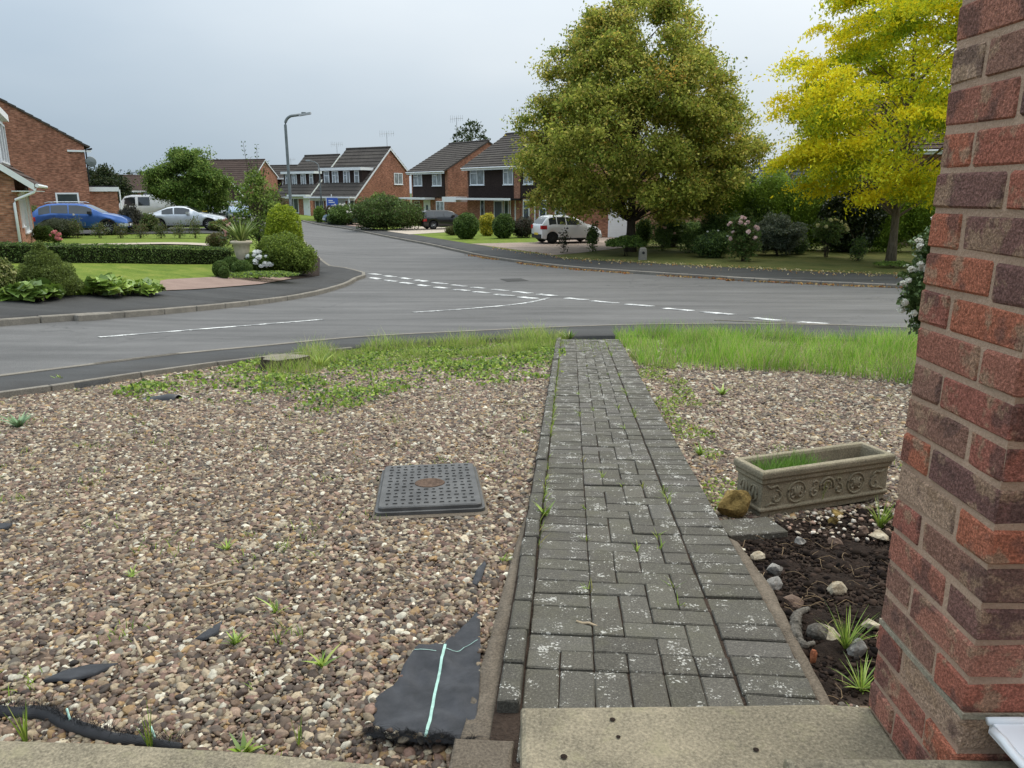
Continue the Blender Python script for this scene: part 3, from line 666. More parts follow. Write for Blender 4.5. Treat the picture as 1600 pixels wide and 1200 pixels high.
tag(mb.build('studs', M_cover, cov), kind='stuff')
MB().lathe([(.082, .0362), (.078, .0395), (.064, .0395), (.058, .0366), (.001, .0364)], 28).build('centre_ring', M_rust, cov, True)
ringstack(MB(), [[(x*1+.0*y, y, z-.05) for x, y, z in rrect(W_+.06, L_+.08, .04, -.02)], [(x, y-.012, z) for x, y, z in rrect(W_+.055, L_+.075, .04, -.008)], [(x, y-.012, z) for x, y, z in rrect(W_+.035, L_+.05, .04, -.004)]]).build('concrete_collar', M_haunch, cov)

# --- woven weed fabric
def weave():
    m, t = nm('weed_fabric'); N = NT(t); p = N.pos()
    w1 = N.n('ShaderNodeTexWave', {'Vector': p, 'Scale': 190.0, 'Distortion': .6}, bands_direction='X').outputs['Fac']; w2 = N.n('ShaderNodeTexWave', {'Vector': p, 'Scale': 190.0, 'Distortion': .6}, bands_direction='Y').outputs['Fac']
    h = N.n('ShaderNodeMath', {0: w1, 1: w2}, operation='ADD').outputs[0]
    N.pbr(N.ramp(N.noise(p, 14, 5, .65), [(.3, (.036, .038, .042)), (.7, (.075, .078, .086))]), .75, N.bump(h, .5, .003), .3); return m
M_fab = weave(); M_mint = simple('mint_thread', (.33, .52, .45), .7, .2, .2, 40)
fpoly = P2([(747, 962), (722, 992), (700, 1010), (690, 1018), (672, 1021), (655, 1021), (645, 1032), (630, 1050), (622, 1072), (600, 1092), (582, 1107), (575, 1125), (573, 1152), (640, 1166), (738, 1170), (743, 1140), (749, 1100), (751, 1025), (750, 965)], GR)
def fab_h(x, y): return .022*mnoise.noise(Vector((x*5+y*3, y*4-x*6, 2.2)))+.016*abs(mnoise.noise(Vector((x*11+y*9, (y-x)*3, 5))))+.010*mnoise.noise(Vector((x*17+y*9, y*7-x*13, 7.1)))+.004*mnoise.noise(Vector((x*30, y*30, 7.1)))
fc = sum(fpoly, Vector((0, 0)))/len(fpoly)
fab = patch('weed_fabric', fpoly, GR+.018, M_fab, .018, .012, hfun=fab_h, parent=None); tag(fab, 'torn sheet of black woven weed fabric with mint green stripe on the gravel', 'fabric'); del fab['kind']
def on_fab(line, w):
    ln = smooth_line(line, .01); a = offs(ln, -w/2); b = offs(ln, w/2); mb = MB()
    for p, q in zip(a, b):
        for c in (p, q): mb.v.append((c.x, c.y, float(G(c.x, c.y))+GR+.0215+fab_h(c.x, c.y)))
    mb.f = [(2*i, 2*i+1, 2*i+3, 2*i+2) for i in range(len(ln)-1)]; return mb.build('stripe', M_mint, fab)
on_fab(P2([(696, 1017), (690, 1046), (682, 1080), (676, 1115), (670, 1150), (664, 1170)], GR), .0085); on_fab(P2([(697, 1023), (713, 1027), (728, 1020), (750, 1010)], GR), .002); on_fab(P2([(648, 1031), (668, 1032), (685, 1031)], GR), .002)

# --- blades, shared by fringe, grass and weeds
def blades(name, base, h, lean, width, cols, mat, parent=None, curl=.5, rng=RNG, seg=3, az=None, extra_kind=None):
    """grass-like blades: base (n,3), h (n,), lean = outward bend"""
    n = len(base); az = rng.uniform(0, 2*PI, n) if az is None else az; d = np.stack([np.cos(az), np.sin(az), np.zeros(n)], 1); s = np.stack([-np.sin(az), np.cos(az), np.zeros(n)], 1)
    tw = rng.uniform(-.9, .9, n)[:, None]; s = s*np.cos(tw)+d*np.sin(tw); lean = np.broadcast_to(lean, (n,))*rng.uniform(.4, 1.5, n); V = []
    for k in range(seg+1):
        t = k/seg; a = lean*(t**(1+curl)); hh = h*(t-.22*np.minimum(lean, 1.6)*t*t)
        c = base+d*(h*a)[:, None]; c = c.copy(); c[:, 2] = base[:, 2]+hh; w = width*(1-t**1.6)*(.75+.25*min(1, t*4))
        if k < seg: V += [c+s*(w/2 if np.ndim(w) == 0 else (w/2)[:, None]), c-s*(w/2 if np.ndim(w) == 0 else (w/2)[:, None])]
        else: V.append(c)
    m = len(V); VV = np.stack(V, 1).reshape(-1, 3); b = (np.arange(n)*m)[:, None]; f = []
    for k in range(seg-1): f += [(2*k, 2*k+1, 2*k+3), (2*k, 2*k+3, 2*k+2)]
    f.append((2*seg-2, 2*seg-1, 2*seg)); F = np.concatenate([b+np.array(t)[None] for t in f])
    return tri_mesh(name, VV, F, np.repeat(cols, m, 0), mat, parent)
def gz(x, y, dz=0): return np.stack([x, y, G(x, y)+dz], 1)
n = 900; t = RNG.uniform(0, 1, n); fa, fb = gp(572, 1155, GR), gp(742, 1170, GR); bx = fa.x+(fb.x-fa.x)*t; by = fa.y+(fb.y-fa.y)*t+.012*np.sin(t*20)+RNG.normal(0, .004, n)
tag(blades('fringe', gz(bx, by, GR+.026), RNG.uniform(.02, .05, n), 1.4, .0014, pal([(.012, .012, .013), (.02, .02, .022)], n), M_leaf, fab, az=RNG.normal(-PI/2, .6, n)), kind='stuff')
# rolled fabric by the apron
rl = smooth_line(P2([(-40, 1113), (30, 1118), (75, 1121), (115, 1140), (170, 1156), (225, 1164), (290, 1172)], GR), .02); roll = empty('fabric_roll', onG(rl[0].x, rl[0].y), 0, 'frayed roll of black weed fabric lying along the concrete apron', 'fabric'); mb = MB()
rb = Vector(roll.location); mb.tube([Vector((p.x, p.y, float(G(p.x, p.y))+GR+.010+.006*mnoise.noise(Vector((p.x*9, p.y*9, 3)))))-rb for p in rl], [.019*(.55+.45*math.sin(PI*min(1, (i+3)/len(rl)*1.02)))*(1+.3*mnoise.noise(Vector((i*.4, 1, 1)))) for i in range(len(rl))], 9); mb.build('sheet', M_fab, roll, True)
n = 900; ii = RNG.integers(0, len(rl), n); q = np.array([(rl[i].x, rl[i].y) for i in ii])+RNG.normal(0, .007, (n, 2)); fr_ = blades('fringe', gz(q[:, 0], q[:, 1], GR+.03)-np.array(rb), RNG.uniform(.012, .03, n), 1.3, .0014, pal([(.012, .012, .013)], n), M_leaf, roll); tag(fr_, kind='stuff')
for k in (int(len(rl)*.48), int(len(rl)*.86)): mb = MB(); p = rl[k]; mb.tube([Vector((p.x-.012+.024*j/5, p.y+.022-.03*j/5, float(G(p.x, p.y))+GR+.043-.0005*j*j))-rb for j in range(6)], .003, 5); mb.build('thread', M_mint, roll)
def fab_peek(pts, label):
    o = patch('fabric_scrap', P2(pts, GR), GR+.012, M_fab, .03, .01, hfun=lambda x, y: .006*mnoise.noise(Vector((x*15, y*15, 3)))); del o['kind']; tag(o, label, 'fabric'); return [Vector(v) for v in P2(pts, GR)]
peeks = [fab_peek([(68, 1068), (100, 1053), (140, 1044), (185, 1041), (150, 1056), (110, 1067)], 'long sliver of black fabric showing through pebbles near the fabric roll'),
         fab_peek([(305, 1003), (330, 985), (348, 974), (342, 992), (322, 1002)], 'thin dark fabric patch showing among pebbles in mid gravel'),
         fab_peek([(-10, 818), (20, 822), (12, 828), (-10, 830)], 'black fabric edge showing at the left margin of the gravel'),
         fab_peek([(738, 915), (745, 892), (757, 880), (760, 884), (752, 908), (744, 918)], 'narrow strip of fabric curling up beside the path haunch')]

# --- planter trough
def planter():
    a, b = gp(1187, 806, -.04), gp(1386, 779, -.04); ex = (b-a); ln = ex.length; ex.normalize(); yaw = math.atan2(ex.y, ex.x)
    e_ = empty('planter_trough', (a.x, a.y, min(a.z, b.z)), yaw, 'long weathered stone planter trough with scroll relief beside the path', 'planter')
    wd, h = .215, .25; HS = 1.5; M_st = concrete('cast_stone', (.36, .31, .22), (.19, .17, .11), (.27, .25, .15)); mb = MB()
    prof = [(0.012, 0), (.012, .018), (.0, .024), (.0, .032), (.008, .036), (.008, .118), (-.002, .122), (-.002, .136), (-.010, .141), (-.012, .158), (-.006, .165), (.022, .165), (.028, .155), (.034, .075)]
    prof = [(o, z*HS) for o, z in prof]
    def ring(o, z): return [(o, o, z), (ln-o, o, z), (ln-o, wd-o, z), (o, wd-o, z)]
    v = []
    for o, z in prof: v += ring(o, z)
    f = [(4*i+k, 4*i+(k+1) % 4, 4*i+4+(k+1) % 4, 4*i+4+k) for i in range(len(prof)-1) for k in range(4)]+[tuple(range(4*len(prof)-4, 4*len(prof)))]
    mb.add(v, f); body = mb.build('body', M_st, e_); bv = body.modifiers.new('b', 'BEVEL'); bv.width = .004; bv.segments = 2; bv.limit_method = 'ANGLE'
    # carved scrolls on the front and near end
    AS = 1.5; SW = 1.45; CXS = [None]
    def arc(cx, cz, r, a0, a1, r2=None, n=12): r2 = r if r2 is None else r2; return [(cx+(r+(r2-r)*i/n)*math.cos(R(a0+(a1-a0)*i/n)), cz+(r+(r2-r)*i/n)*math.sin(R(a0+(a1-a0)*i/n))) for i in range(n+1)]
    mb = MB(); rr = .0045
    def carve(pts, w=rr): cc = min((ln*.115, ln*.27, ln*.5, ln*.73, ln*.885), key=lambda c_: abs(c_-sum(q_[0] for q_ in pts)/len(pts))); mb.tube([(cc+(x-cc)*SW, .0065, .1155+(z-.077)*AS) for x, z in pts], [w*1.6*(.65+.35*math.sin(PI*i/(len(pts)-1))) for i in range(len(pts))], 6)
    zc = .077
    for cx in (ln*.27, ln*.73):
        carve(arc(cx, zc, .036, 0, 359, n=22), .004)
        for a0 in (90, 60, 120): carve([(cx, zc-.022), (cx+.010*math.cos(R(a0))*1.6, zc), (cx+.024*math.cos(R(a0)), zc+.022*math.sin(R(a0)))], .0055)
        for sx in (-1, 1): carve(arc(cx+sx*.014, zc-.012, .010, 90, 90-sx*280, .004), .004); carve(arc(cx+sx*.016, zc+.010, .008, 270, 270+sx*250, .003), .004)
    for cx in (ln*.5,):
        carve(arc(cx, zc+.004, .030, -20, 200, n=14), .005); carve(arc(cx, zc+.004, .018, -40, 220, n=12), .004); mb.lathe([(.008, 0), (.006, -.004), (.001, -.006)], 10, (cx, .008, .1155), 'y')
        for sx in (-1, 1): carve(arc(cx+sx*.052, zc-.012, .019, 90, 90-sx*400, .004, 18), .0045); carve(arc(cx+sx*.048, zc+.020, .013, 270, 270+sx*360, .003, 14), .0035)
    for sx, cx in ((-1, ln*.115), (1, ln*.885)):
        carve(arc(cx, zc-.01, .026, 90, 90+sx*330, .005, 18), .005); carve([(cx-sx*.02, zc+.01), (cx+sx*.0, zc+.032), (cx+sx*.025, zc+.026), (cx+sx*.038, zc+.036)], .005); carve([(cx-sx*.01, zc-.034), (cx+sx*.02, zc-.028), (cx+sx*.04, zc-.036)], .0045)
    for k in range(40): mb.lathe([(.0035, .0), (.0022, -.003)], 6, (.02+(ln-.04)*k/39, .0, .129*HS), 'y')
    mb.build('relief', M_st, e_, True)
    mb = MB()
    for cy in (wd*.32, wd*.68):
        pts = [(.0065, cy+.028*math.cos(R(t)), .1155+.04*math.sin(R(t))) for t in range(0, 361, 24)]; mb.tube(pts, .005, 6); mb.tube([(.0065, cy, .08), (.0065, cy+.004, .115), (.0065, cy, .15)], .006, 6)
    mb.build('end_relief', M_st, e_, True)
    MB().box(.03, ln-.03, .03, wd-.03, .13, .16).build('soil', M_bed, e_)
    n = 520; bx = RNG.uniform(.05, ln*.5, n); by = RNG.uniform(.045, wd-.045, n)
    g = blades('grass', np.stack([bx, by, np.full(n, .16)], 1), RNG.uniform(.06, .15, n), .45, .004, pal([(.10, .22, .03), (.16, .30, .045), (.2, .33, .07)], n), M_leaf, e_); tag(g, kind='stuff')
    return e_, a, b, wd, ln, yaw
pl_e, pa, pb, pwd, pln, pyaw = planter()
# --- stones
def rock_mesh(name, seed, mat, sub=2, rough=.35):
    bm = bmesh.new(); bmesh.ops.create_icosphere(bm, subdivisions=sub, radius=1.0); rr = random.Random(seed); planes = [(Vector((rr.gauss(0, 1), rr.gauss(0, 1), rr.gauss(0, 1))).normalized(), rr.uniform(.55, .9)) for _ in range(9)]
    for v in bm.verts:
        for nn_, d in planes:
            k = v.co.dot(nn_)
            if k > d: v.co -= nn_*(k-d)
        v.co *= 1+rough*.35*mnoise.noise(v.co*2.3+Vector((seed, 0, 0)))
    me = bpy.data.meshes.new(name); bm.to_mesh(me); bm.free(); me.materials.append(mat); return me
def stone_mat(name, c1, c2): 
    m, t = nm(name); N = NT(t); o = N.pos(); N.pbr(N.ramp(N.noise(o, 28, 6, .75), [(.34, c1), (.62, c2)]), .9, N.bump(N.noise(o, 70, 5, .7), 1.0, .012), .2); return m
M_gold = stone_mat('golden_stone', (.10, .066, .02), (.36, .25, .085)); M_cream = stone_mat('cream_stone', (.28, .22, .14), (.58, .51, .38)); M_greys = stone_mat('grey_stone', (.12, .11, .1), (.4, .38, .34)); M_brown = stone_mat('brown_stone', (.10, .066, .05), (.2, .14, .105)); M_clink = stone_mat('clinker', (.06, .055, .045), (.2, .18, .15)); M_terra = stone_mat('terracotta', (.36, .12, .06), (.45, .18, .09))
q = gp(1148, 805, -.03); o = inst('golden_rock', rock_mesh('golden_rock', 11, M_gold, 3), (q.x, q.y+.045, q.z+.05), (.2, .1, .4), None, None, (.098, .075, .08)); tag(o, 'golden sandstone rock wedged at the near end of the stone trough', 'rock')
SB = -.055
stones = [(1186, 876, .030, .022, M_cream, 'cream flat topped stone at the corner of the dark soil beside pavers'), (1211, 898, .026, .03, M_greys, 'grey pointed stone standing behind the white flint'), (1209, 922, .03, .028, M_greys, 'pale grey and white flint stone at the soil edge'), (1309, 928, .034, .024, M_cream, 'round cream stone with dark pits in the middle of the soil'), (1241, 948, .036, .018, M_brown, 'brown rounded brick fragment above the clinker lump'),
          (1298, 1000, .034, .022, M_cream, 'cream stone half hidden by grass tuft below the soil'), (1364, 985, .034, .02, M_cream, 'pale jagged stone under the green stalk beside the pillar'), (1339, 1026, .024, .038, M_greys, 'upright grey stone chunk beside the grass tuft'), (1377, 846, .048, .024, M_cream, 'long cream stone next to pillar at the far soil edge'), (1251, 852, .022, .02, M_greys, 'small grey stone at the back of the soil'),
          (1307, 852, .03, .02, M_brown, 'pinkish brown stone among pebbles behind the soil'), (1312, 808, .034, .014, M_gold, 'flat orange stone against the foot of the trough'), (1303, 820, .026, .022, M_gold, 'tan cube shaped stone below the flat orange stone'), (1350, 836, .026, .022, M_brown, 'pink stone in front of the trough corner'), (1185, 905, .016, .012, M_cream, 'tiny cream chip on the mortar edge of the pavers'), (1192, 915, .017, .013, M_brown, 'small pinkish chip beside the white flint'), (1280, 1000, .03, .03, M_clink, 'dark mossy stone left of the cream stone in grass'), (1270, 1035, .011, .026, M_terra, 'orange terracotta shard poking up by the pavers')]
for i, (u, v, r, h, m_, lb) in enumerate(stones):
    q = gp(u, v, SB); tag(inst('stone', rock_mesh('stone', 20+i, m_, 2, .8), (q.x, q.y+r*.4, q.z+h*.55), (random.uniform(-.3, .3), random.uniform(-.3, .3), random.uniform(0, 6)), None, None, (r*1.3, r*1.1, h*1.3)), lb, 'stone', 'stones in the dug soil')
ck = smooth_line(P2([(1262, 958), (1245, 968), (1243, 995), (1254, 1015), (1272, 1012)], SB), .006); mb = MB()
mb.tube([Vector((p.x, p.y, float(G(p.x, p.y))+SB+.018)) for p in ck], [.024*(.8+.5*mnoise.noise(Vector((i*.35, 2, 2))))*(.4+.6*math.sin(PI*(i+1)/(len(ck)+1))) for i in range(len(ck))], 10); ckb = mb.build('clinker_lump', M_clink, None); tag(ckb, 'crooked lump of grey brown clinker beside the paver border', 'stone')
# three half buried pavers near the trough
for k, (u, v) in enumerate(((1143, 824), (1172, 822), (1200, 820))):
    q = gp(u, v, -.02); inst('paver', chamfer_box('paver', .1, .2, .06, .004, M_paver, .001, k), (q.x, q.y, q.z-.06), (-.07, random.gauss(0, .02), PYAW+.25), path, (.07, .065, .055))
# --- soil bed
spoly = P2([(1148, 840), (1180, 822), (1245, 812), (1330, 800), (1420, 790), (1520, 800), (1530, 1000), (1440, 1120), (1290, 1105), (1258, 1060), (1215, 975), (1185, 900)], SB)
soil = patch('soil_bed', spoly, SB, M_soil, .022, .05, hfun=lambda x, y: .022*mnoise.noise(Vector((x*7, y*7, 5)))+.016*mnoise.noise(Vector((x*22, y*22, 9)))+.009*mnoise.noise(Vector((x*60, y*60, 2))))
def scatter_poly(poly, n, rng=RNG, excl=()):
    P = np.array([(p[0], p[1]) for p in poly]); o = np.zeros((0, 2)); lo, hi = P.min(0), P.max(0)
    while len(o) < n:
        q = rng.uniform(lo, hi, (n*2+20, 2)); k = in_poly(poly, q[:, 0], q[:, 1])
        for e_ in excl: k &= ~in_poly(e_, q[:, 0], q[:, 1])
        o = np.concatenate([o, q[k]])
    return o[:n]
def lumps(name, P2d, dz, size, cols, mat, parent=None, sub=1, squash=.7, seed=1):
    bm = bmesh.new(); bmesh.ops.create_icosphere(bm, subdivisions=sub, radius=1.0); bv = np.array([v.co for v in bm.verts]); bf = np.array([[v.index for v in f.verts] for f in bm.faces]); bm.free()
    n = len(P2d); rng = np.random.default_rng(seed); s = np.asarray(size)[:, None]*rng.uniform(.6, 1.4, (n, 3)); s[:, 2] *= squash; th = rng.uniform(0, 2*PI, n)
    J = bv[None]*(1+rng.normal(0, .16, (n, len(bv), 1))); x = J[:, :, 0]*s[:, None, 0]; y = J[:, :, 1]*s[:, None, 1]; z = J[:, :, 2]*s[:, None, 2]
    X = x*np.cos(th)[:, None]-y*np.sin(th)[:, None]+P2d[:, None, 0]; Y = x*np.sin(th)[:, None]+y*np.cos(th)[:, None]+P2d[:, None, 1]; Z = z+(G(P2d[:, 0], P2d[:, 1])+dz)[:, None]
    V = np.stack([X, Y, Z], 2).reshape(-1, 3); F = (bf[None]+(np.arange(n)*len(bv))[:, None, None]).reshape(-1, 3)
    return tri_mesh(name, V, F, np.repeat(cols, len(bv), 0), mat, parent)
M_clod = leaf_mat('soil_clod', 0.0, .95, .1)
sp = scatter_poly(spoly, 9000); tag(lumps('soil_clods', sp, SB+.004, RNG.gamma(1.6, .0026, 9000)+.0012, pal([(.016, .011, .008), (.03, .02, .015), (.010, .007, .006), (.04, .027, .02)], 9000, jit=.3), M_clod, None, 1), kind='stuff')
edge_p = scatter_poly(P2([(1215, 812), (1300, 797), (1400, 790), (1400, 850), (1330, 850), (1240, 838)], SB), 130); tag(lumps('soil_pebbles', edge_p, SB+.012, RNG.uniform(.005, .013, 130), pal([(.45, .38, .28), (.3, .2, .15), (.55, .5, .42), (.2, .15, .12)], 130), M_clod, None, 2), kind='stuff')
mb = MB()
for k in range(95):
    q = sp[k]; a = random.uniform(0, 6.3); pts = []; x, y = q
    for j in range(7): pts.append(Vector((x, y, float(G(x, y))+SB+.016+.012*math.sin(j*1.1+k)))); a += random.gauss(0, .6); x += .02*math.cos(a); y += .02*math.sin(a)
    mb.tube(pts, [.0012]*4+[.001, .0008, .0005], 4)
tag(mb.build('roots', simple('roots', (.28, .2, .12), .9, .1), None), kind='stuff')
# --- tree stump and black plastic
q = gp(436, 572, .0); st = empty('tree_stump', (q.x, q.y+.16, q.z-.05), .1, 'low sawn tree stump with grey top among weeds by the footway', 'stump'); mb = MB(); N_ = 26
def stump_r(k, f): return (.215+.03*math.sin(k*2*PI/N_*3+1)+.018*math.sin(k*2*PI/N_*7))*f
prof = [(1.18, 0), (1.05, .05), (1.0, .11), (.985, .12)]
for f, z in prof: mb.v += [(stump_r(k, f)*math.cos(2*PI*k/N_)*1.12, stump_r(k, f)*math.sin(2*PI*k/N_)*.8, z) for k in range(N_)]
mb.f = [(i*N_+k, i*N_+(k+1) % N_, (i+1)*N_+(k+1) % N_, (i+1)*N_+k) for i in range(3) for k in range(N_)]; mb.build('bark', M_bark, st, True)
def rings():
    m, t = nm('sawn_wood'); N = NT(t); o = N.obj(); w = N.n('ShaderNodeTexWave', {'Vector': o, 'Scale': 14.0, 'Distortion': 3.0, 'Detail': 3.0}, wave_type='RINGS', rings_direction='Z').outputs['Fac']
    c = N.mix(N.ramp(N.noise(o, 9, 4), [(.35, 0.0), (.7, .7)]), N.ramp(w, [(.2, (.17, .15, .12)), (.8, (.30, .27, .21))]), (.12, .12, .07)); N.pbr(c, .9, N.bump(w, .4, .006), .1); return m
mb = MB(); mb.v = [(0, 0, .122)]+[(stump_r(k, .985)*math.cos(2*PI*k/N_)*1.12, stump_r(k, .985)*math.sin(2*PI*k/N_)*.8, .12) for k in range(N_)]; mb.f = [(0, 1+k, 1+(k+1) % N_) for k in range(N_)]; mb.build('sawn_face', rings(), st)
q = gp(238, 627, GR); bp = empty('black_plastic', (q.x, q.y+.05, q.z-.02), -.25, 'curled black plastic sheet sticking out of the gravel among weeds', 'plastic'); mb = MB(); seg = 14
for j in range(seg+1):
    t = j/seg; 
    for k in range(9): s = k/8; a = PI*s; mb.v.append((-.2+.4*t, .085*math.cos(a)*(1-.3*t)+.05*t, (.085*(.15+.85*t)*math.sin(a))*(1-.25*max(0, t-.8)*5)))
mb.f = [(j*9+k, j*9+k+1, (j+1)*9+k+1, (j+1)*9+k) for j in range(seg) for k in range(8)]; pb_ = mb.build('sheet', simple('black_plastic', (.018, .019, .021), .4, .5), bp, True); sm = pb_.modifiers.new('s', 'SOLIDIFY'); sm.thickness = .006

# --- gravel
gl_poly = [Vector((p.x, p.y)) for p in ([pw(-.07, .05)]+[pw(-.07, 9.3)])]+[Vector(p) for p in reversed(smooth_line(gedge[:7], .45))]+[Vector((-7.5, 1.2)), Vector((-3.2, 1.2))]
gr_poly = [pw(.84, .2), pw(.84, 9.4)]+[Vector(p) for p in gedge[8:]]+[Vector((9.5, 3.0)), Vector((4, 1.6)), Vector((1.3, 1.6))]
def bed_h(x, y): return .012*mnoise.noise(Vector((x*1.6, y*1.6, 3)))
bedL = patch('gravel_bed_left', gl_poly, GR-.012, M_bed, .14, .05, hfun=bed_h); bedR = patch('gravel_bed_right', gr_poly, GR-.012, M_bed, .16, .05, hfun=bed_h)
mpoly = [cov.matrix_basis @ Vector(p) for p in rrect(W_+.06, L_+.06, .03, 0)]; mpoly = [Vector((p.x, p.y)) for p in mpoly]
ppoly = [(pl_e.matrix_basis @ Vector(p)).xy for p in ((0, 0, 0), (pln, 0, 0), (pln, pwd, 0), (0, pwd, 0))]
appoly = [Vector((-3.2, .7)), Vector((-.25, .7))]+ap[::-1]+[Vector((-3.2, ap[0].y+.05))]
hpoly = [pw(-.068, .1), pw(-.068, 2.0), pw(-.078, 2.0), pw(-.105, 1.5), pw(-.125, .9), pw(-.16, .1)]
PEB = [(0.192, 0.137, 0.084), (0.12, 0.081, 0.054), (0.288, 0.228, 0.148), (0.08, 0.055, 0.04), (0.16, 0.108, 0.072), (0.384, 0.324, 0.224), (0.112, 0.095, 0.074), (0.264, 0.17, 0.08), (0.144, 0.087, 0.064), (0.2, 0.166, 0.12), (0.06, 0.044, 0.034), (0.208, 0.133, 0.096), (0.112, 0.079, 0.058), (0.24, 0.187, 0.12), (0.152, 0.108, 0.076), (0.336, 0.274, 0.188), (0.088, 0.066, 0.05), (0.48, 0.44, 0.344), (0.288, 0.199, 0.14)]
def pebble_group():
    g = bpy.data.node_groups.new('pebbles', 'GeometryNodeTree'); g.interface.new_socket('Geometry', in_out='INPUT', socket_type='NodeSocketGeometry'); g.interface.new_socket('Geometry', in_out='OUTPUT', socket_type='NodeSocketGeometry')
    N = NT(g); gi = N.n('NodeGroupInput'); go = N.n('NodeGroupOutput'); jn = N.n('GeometryNodeJoinGeometry')
    for k in range(4):
        ico = N.n('GeometryNodeMeshIcoSphere', {'Radius': 1.0, 'Subdivisions': 3 if k == 0 else 2}); nz_ = N.n('ShaderNodeTexNoise', {'Vector': N.n('ShaderNodeVectorMath', {0: N.n('GeometryNodeInputPosition').outputs[0], 1: (k*7.3, k*3.1, k)}, operation='ADD').outputs[0], 'Scale': .8, 'Detail': 1.0})
        off = N.n('ShaderNodeVectorMath', {0: nz_.outputs['Color'], 1: (.5, .5, .5)}, operation='SUBTRACT'); of2 = N.n('ShaderNodeVectorMath', {0: off.outputs[0], 'Scale': 1.15}, operation='SCALE')
        sp_ = N.n('GeometryNodeSetPosition', {'Geometry': ico.outputs[0], 'Offset': of2.outputs[0]}); sm_ = N.n('GeometryNodeSetShadeSmooth', {'Geometry': sp_.outputs[0]}); mt = N.n('GeometryNodeSetMaterial', {'Geometry': sm_.outputs[0]}); mt.inputs['Material'].default_value = M_peb
        gti = N.n('GeometryNodeGeometryToInstance', {0: mt.outputs[0]}); g.links.new(gti.outputs[0], jn.inputs[0])
    def na(nm_, ty): n = N.n('GeometryNodeInputNamedAttribute', data_type=ty); n.inputs[0].default_value = nm_; return n.outputs[0]
    ip = N.n('GeometryNodeInstanceOnPoints', {'Points': gi.outputs[0], 'Instance': jn.outputs[0], 'Pick Instance': True, 'Instance Index': na('vi', 'INT'), 'Scale': na('scl', 'FLOAT_VECTOR')}); 
    er = N.n('FunctionNodeEulerToRotation', {0: na('rot', 'FLOAT_VECTOR')}); g.links.new(er.outputs[0], ip.inputs['Rotation']); g.links.new(ip.outputs[0], go.inputs[0]); return g
m_, t_ = nm('pebble'); N_p = NT(t_); M_peb = m_
pc = N_p.n('ShaderNodeAttribute', attribute_name='pcol', attribute_type='INSTANCER').outputs['Color']
pf = N_p.noise(N_p.pos(), 110, 3, .6); pcol = N_p.mix(.55, pc, N_p.mix(1.0, pc, N_p.ramp(pf, [(.32, .5), (.7, 1.45)]), 'MULTIPLY')); N_p.pbr(pcol, .62, N_p.bump(N_p.noise(N_p.pos(), 260, 2), .25, .003), .3)
PG = pebble_group()
def gravel(name, poly, excl, near_sp, label):
    P = np.array([(p.x, p.y) for p in poly]); lo, hi = P.min(0), P.max(0); out = []
    for y0, y1, sp_ in ((0, 3.2, near_sp), (3.2, 5.0, near_sp*1.06), (5.0, 7.5, near_sp*1.22), (7.5, 14, near_sp*1.5)):
        a, b = max(lo[1], y0), min(hi[1], y1)
        if b <= a: continue
        for layer in range(2):
            s = sp_*(1.0, 1.35, .72)[layer]; gx, gy = np.meshgrid(np.arange(max(lo[0], -1.1*y1-1), min(hi[0], 1.1*y1+1), s), np.arange(a, b, s)); q = np.stack([gx.ravel(), gy.ravel()], 1)+RNG.uniform(-.48, .48, (gx.size, 2))*s
            k = in_poly(poly, q[:, 0], q[:, 1]) & (np.abs(q[:, 0]) < .84*q[:, 1]+1.0)
            for e_ in excl: k &= ~in_poly(e_, q[:, 0], q[:, 1])
            if layer == 1: k &= np.array([mnoise.noise(Vector((x*1.7, y*1.7, 6)))+.5*mnoise.noise(Vector((x*6, y*6, 2))) > -.25 for x, y in q])
            q = q[k]; out.append(np.concatenate([q, np.full((len(q), 1), layer), np.full((len(q), 1), sp_ if layer < 2 else sp_*.42)], 1))
    q = np.concatenate(out); n = len(q); f = q[:, 3]/near_sp; s = np.clip(RNG.lognormal(math.log(.0080), .38, n), .004, .019)*f
    z = G(q[:, 0], q[:, 1])+GR-.006+q[:, 2]*.006+np.array([bed_h(x, y) for x, y in q[:, :2]])
    z = z+.026*in_poly(fpoly, q[:, 0], q[:, 1])
    me = bpy.data.meshes.new(name); me.vertices.add(n); me.vertices.foreach_set('co', np.stack([q[:, 0], q[:, 1], z], 1).astype(np.float32).ravel())
    def at_(nm_, ty, key, d): me.attributes.new(nm_, ty, 'POINT').data.foreach_set(key, d)
    at_('scl', 'FLOAT_VECTOR', 'vector', (np.stack([s*RNG.uniform(.9, 1.5, n), s*RNG.uniform(.75, 1.05, n), s*RNG.uniform(.5, .85, n)], 1)).astype(np.float32).ravel())
    at_('rot', 'FLOAT_VECTOR', 'vector', np.stack([RNG.normal(0, .35, n), RNG.normal(0, .35, n), RNG.uniform(0, 6.28, n)], 1).astype(np.float32).ravel())
    at_('vi', 'INT', 'value', RNG.integers(0, 4, n).astype(np.int32))
    at_('pcol', 'FLOAT_COLOR', 'color', np.concatenate([pal(PEB, n, jit=.2), np.ones((n, 1))], 1).astype(np.float32).ravel())
    me.update(); o = link(bpy.data.objects.new(name, me)); md = o.modifiers.new('pebbles', 'NODES'); md.node_group = PG; return tag(o, label, 'gravel', kind='stuff'), n
fsm = [fc+(Vector(p)-fc)*.965 for p in fpoly]
exL = [mpoly, fsm, appoly, hpoly]+peeks
_, nL = gravel('gravel_left', gl_poly, exL, .0132, 'pinkish brown pebble gravel left of the paved path')
_, nR = gravel('gravel_right', gr_poly, [ppoly, spoly], .0145, 'pinkish brown pebble gravel right of the paved path behind the trough')
sp = scatter_poly(mpoly, 60); 

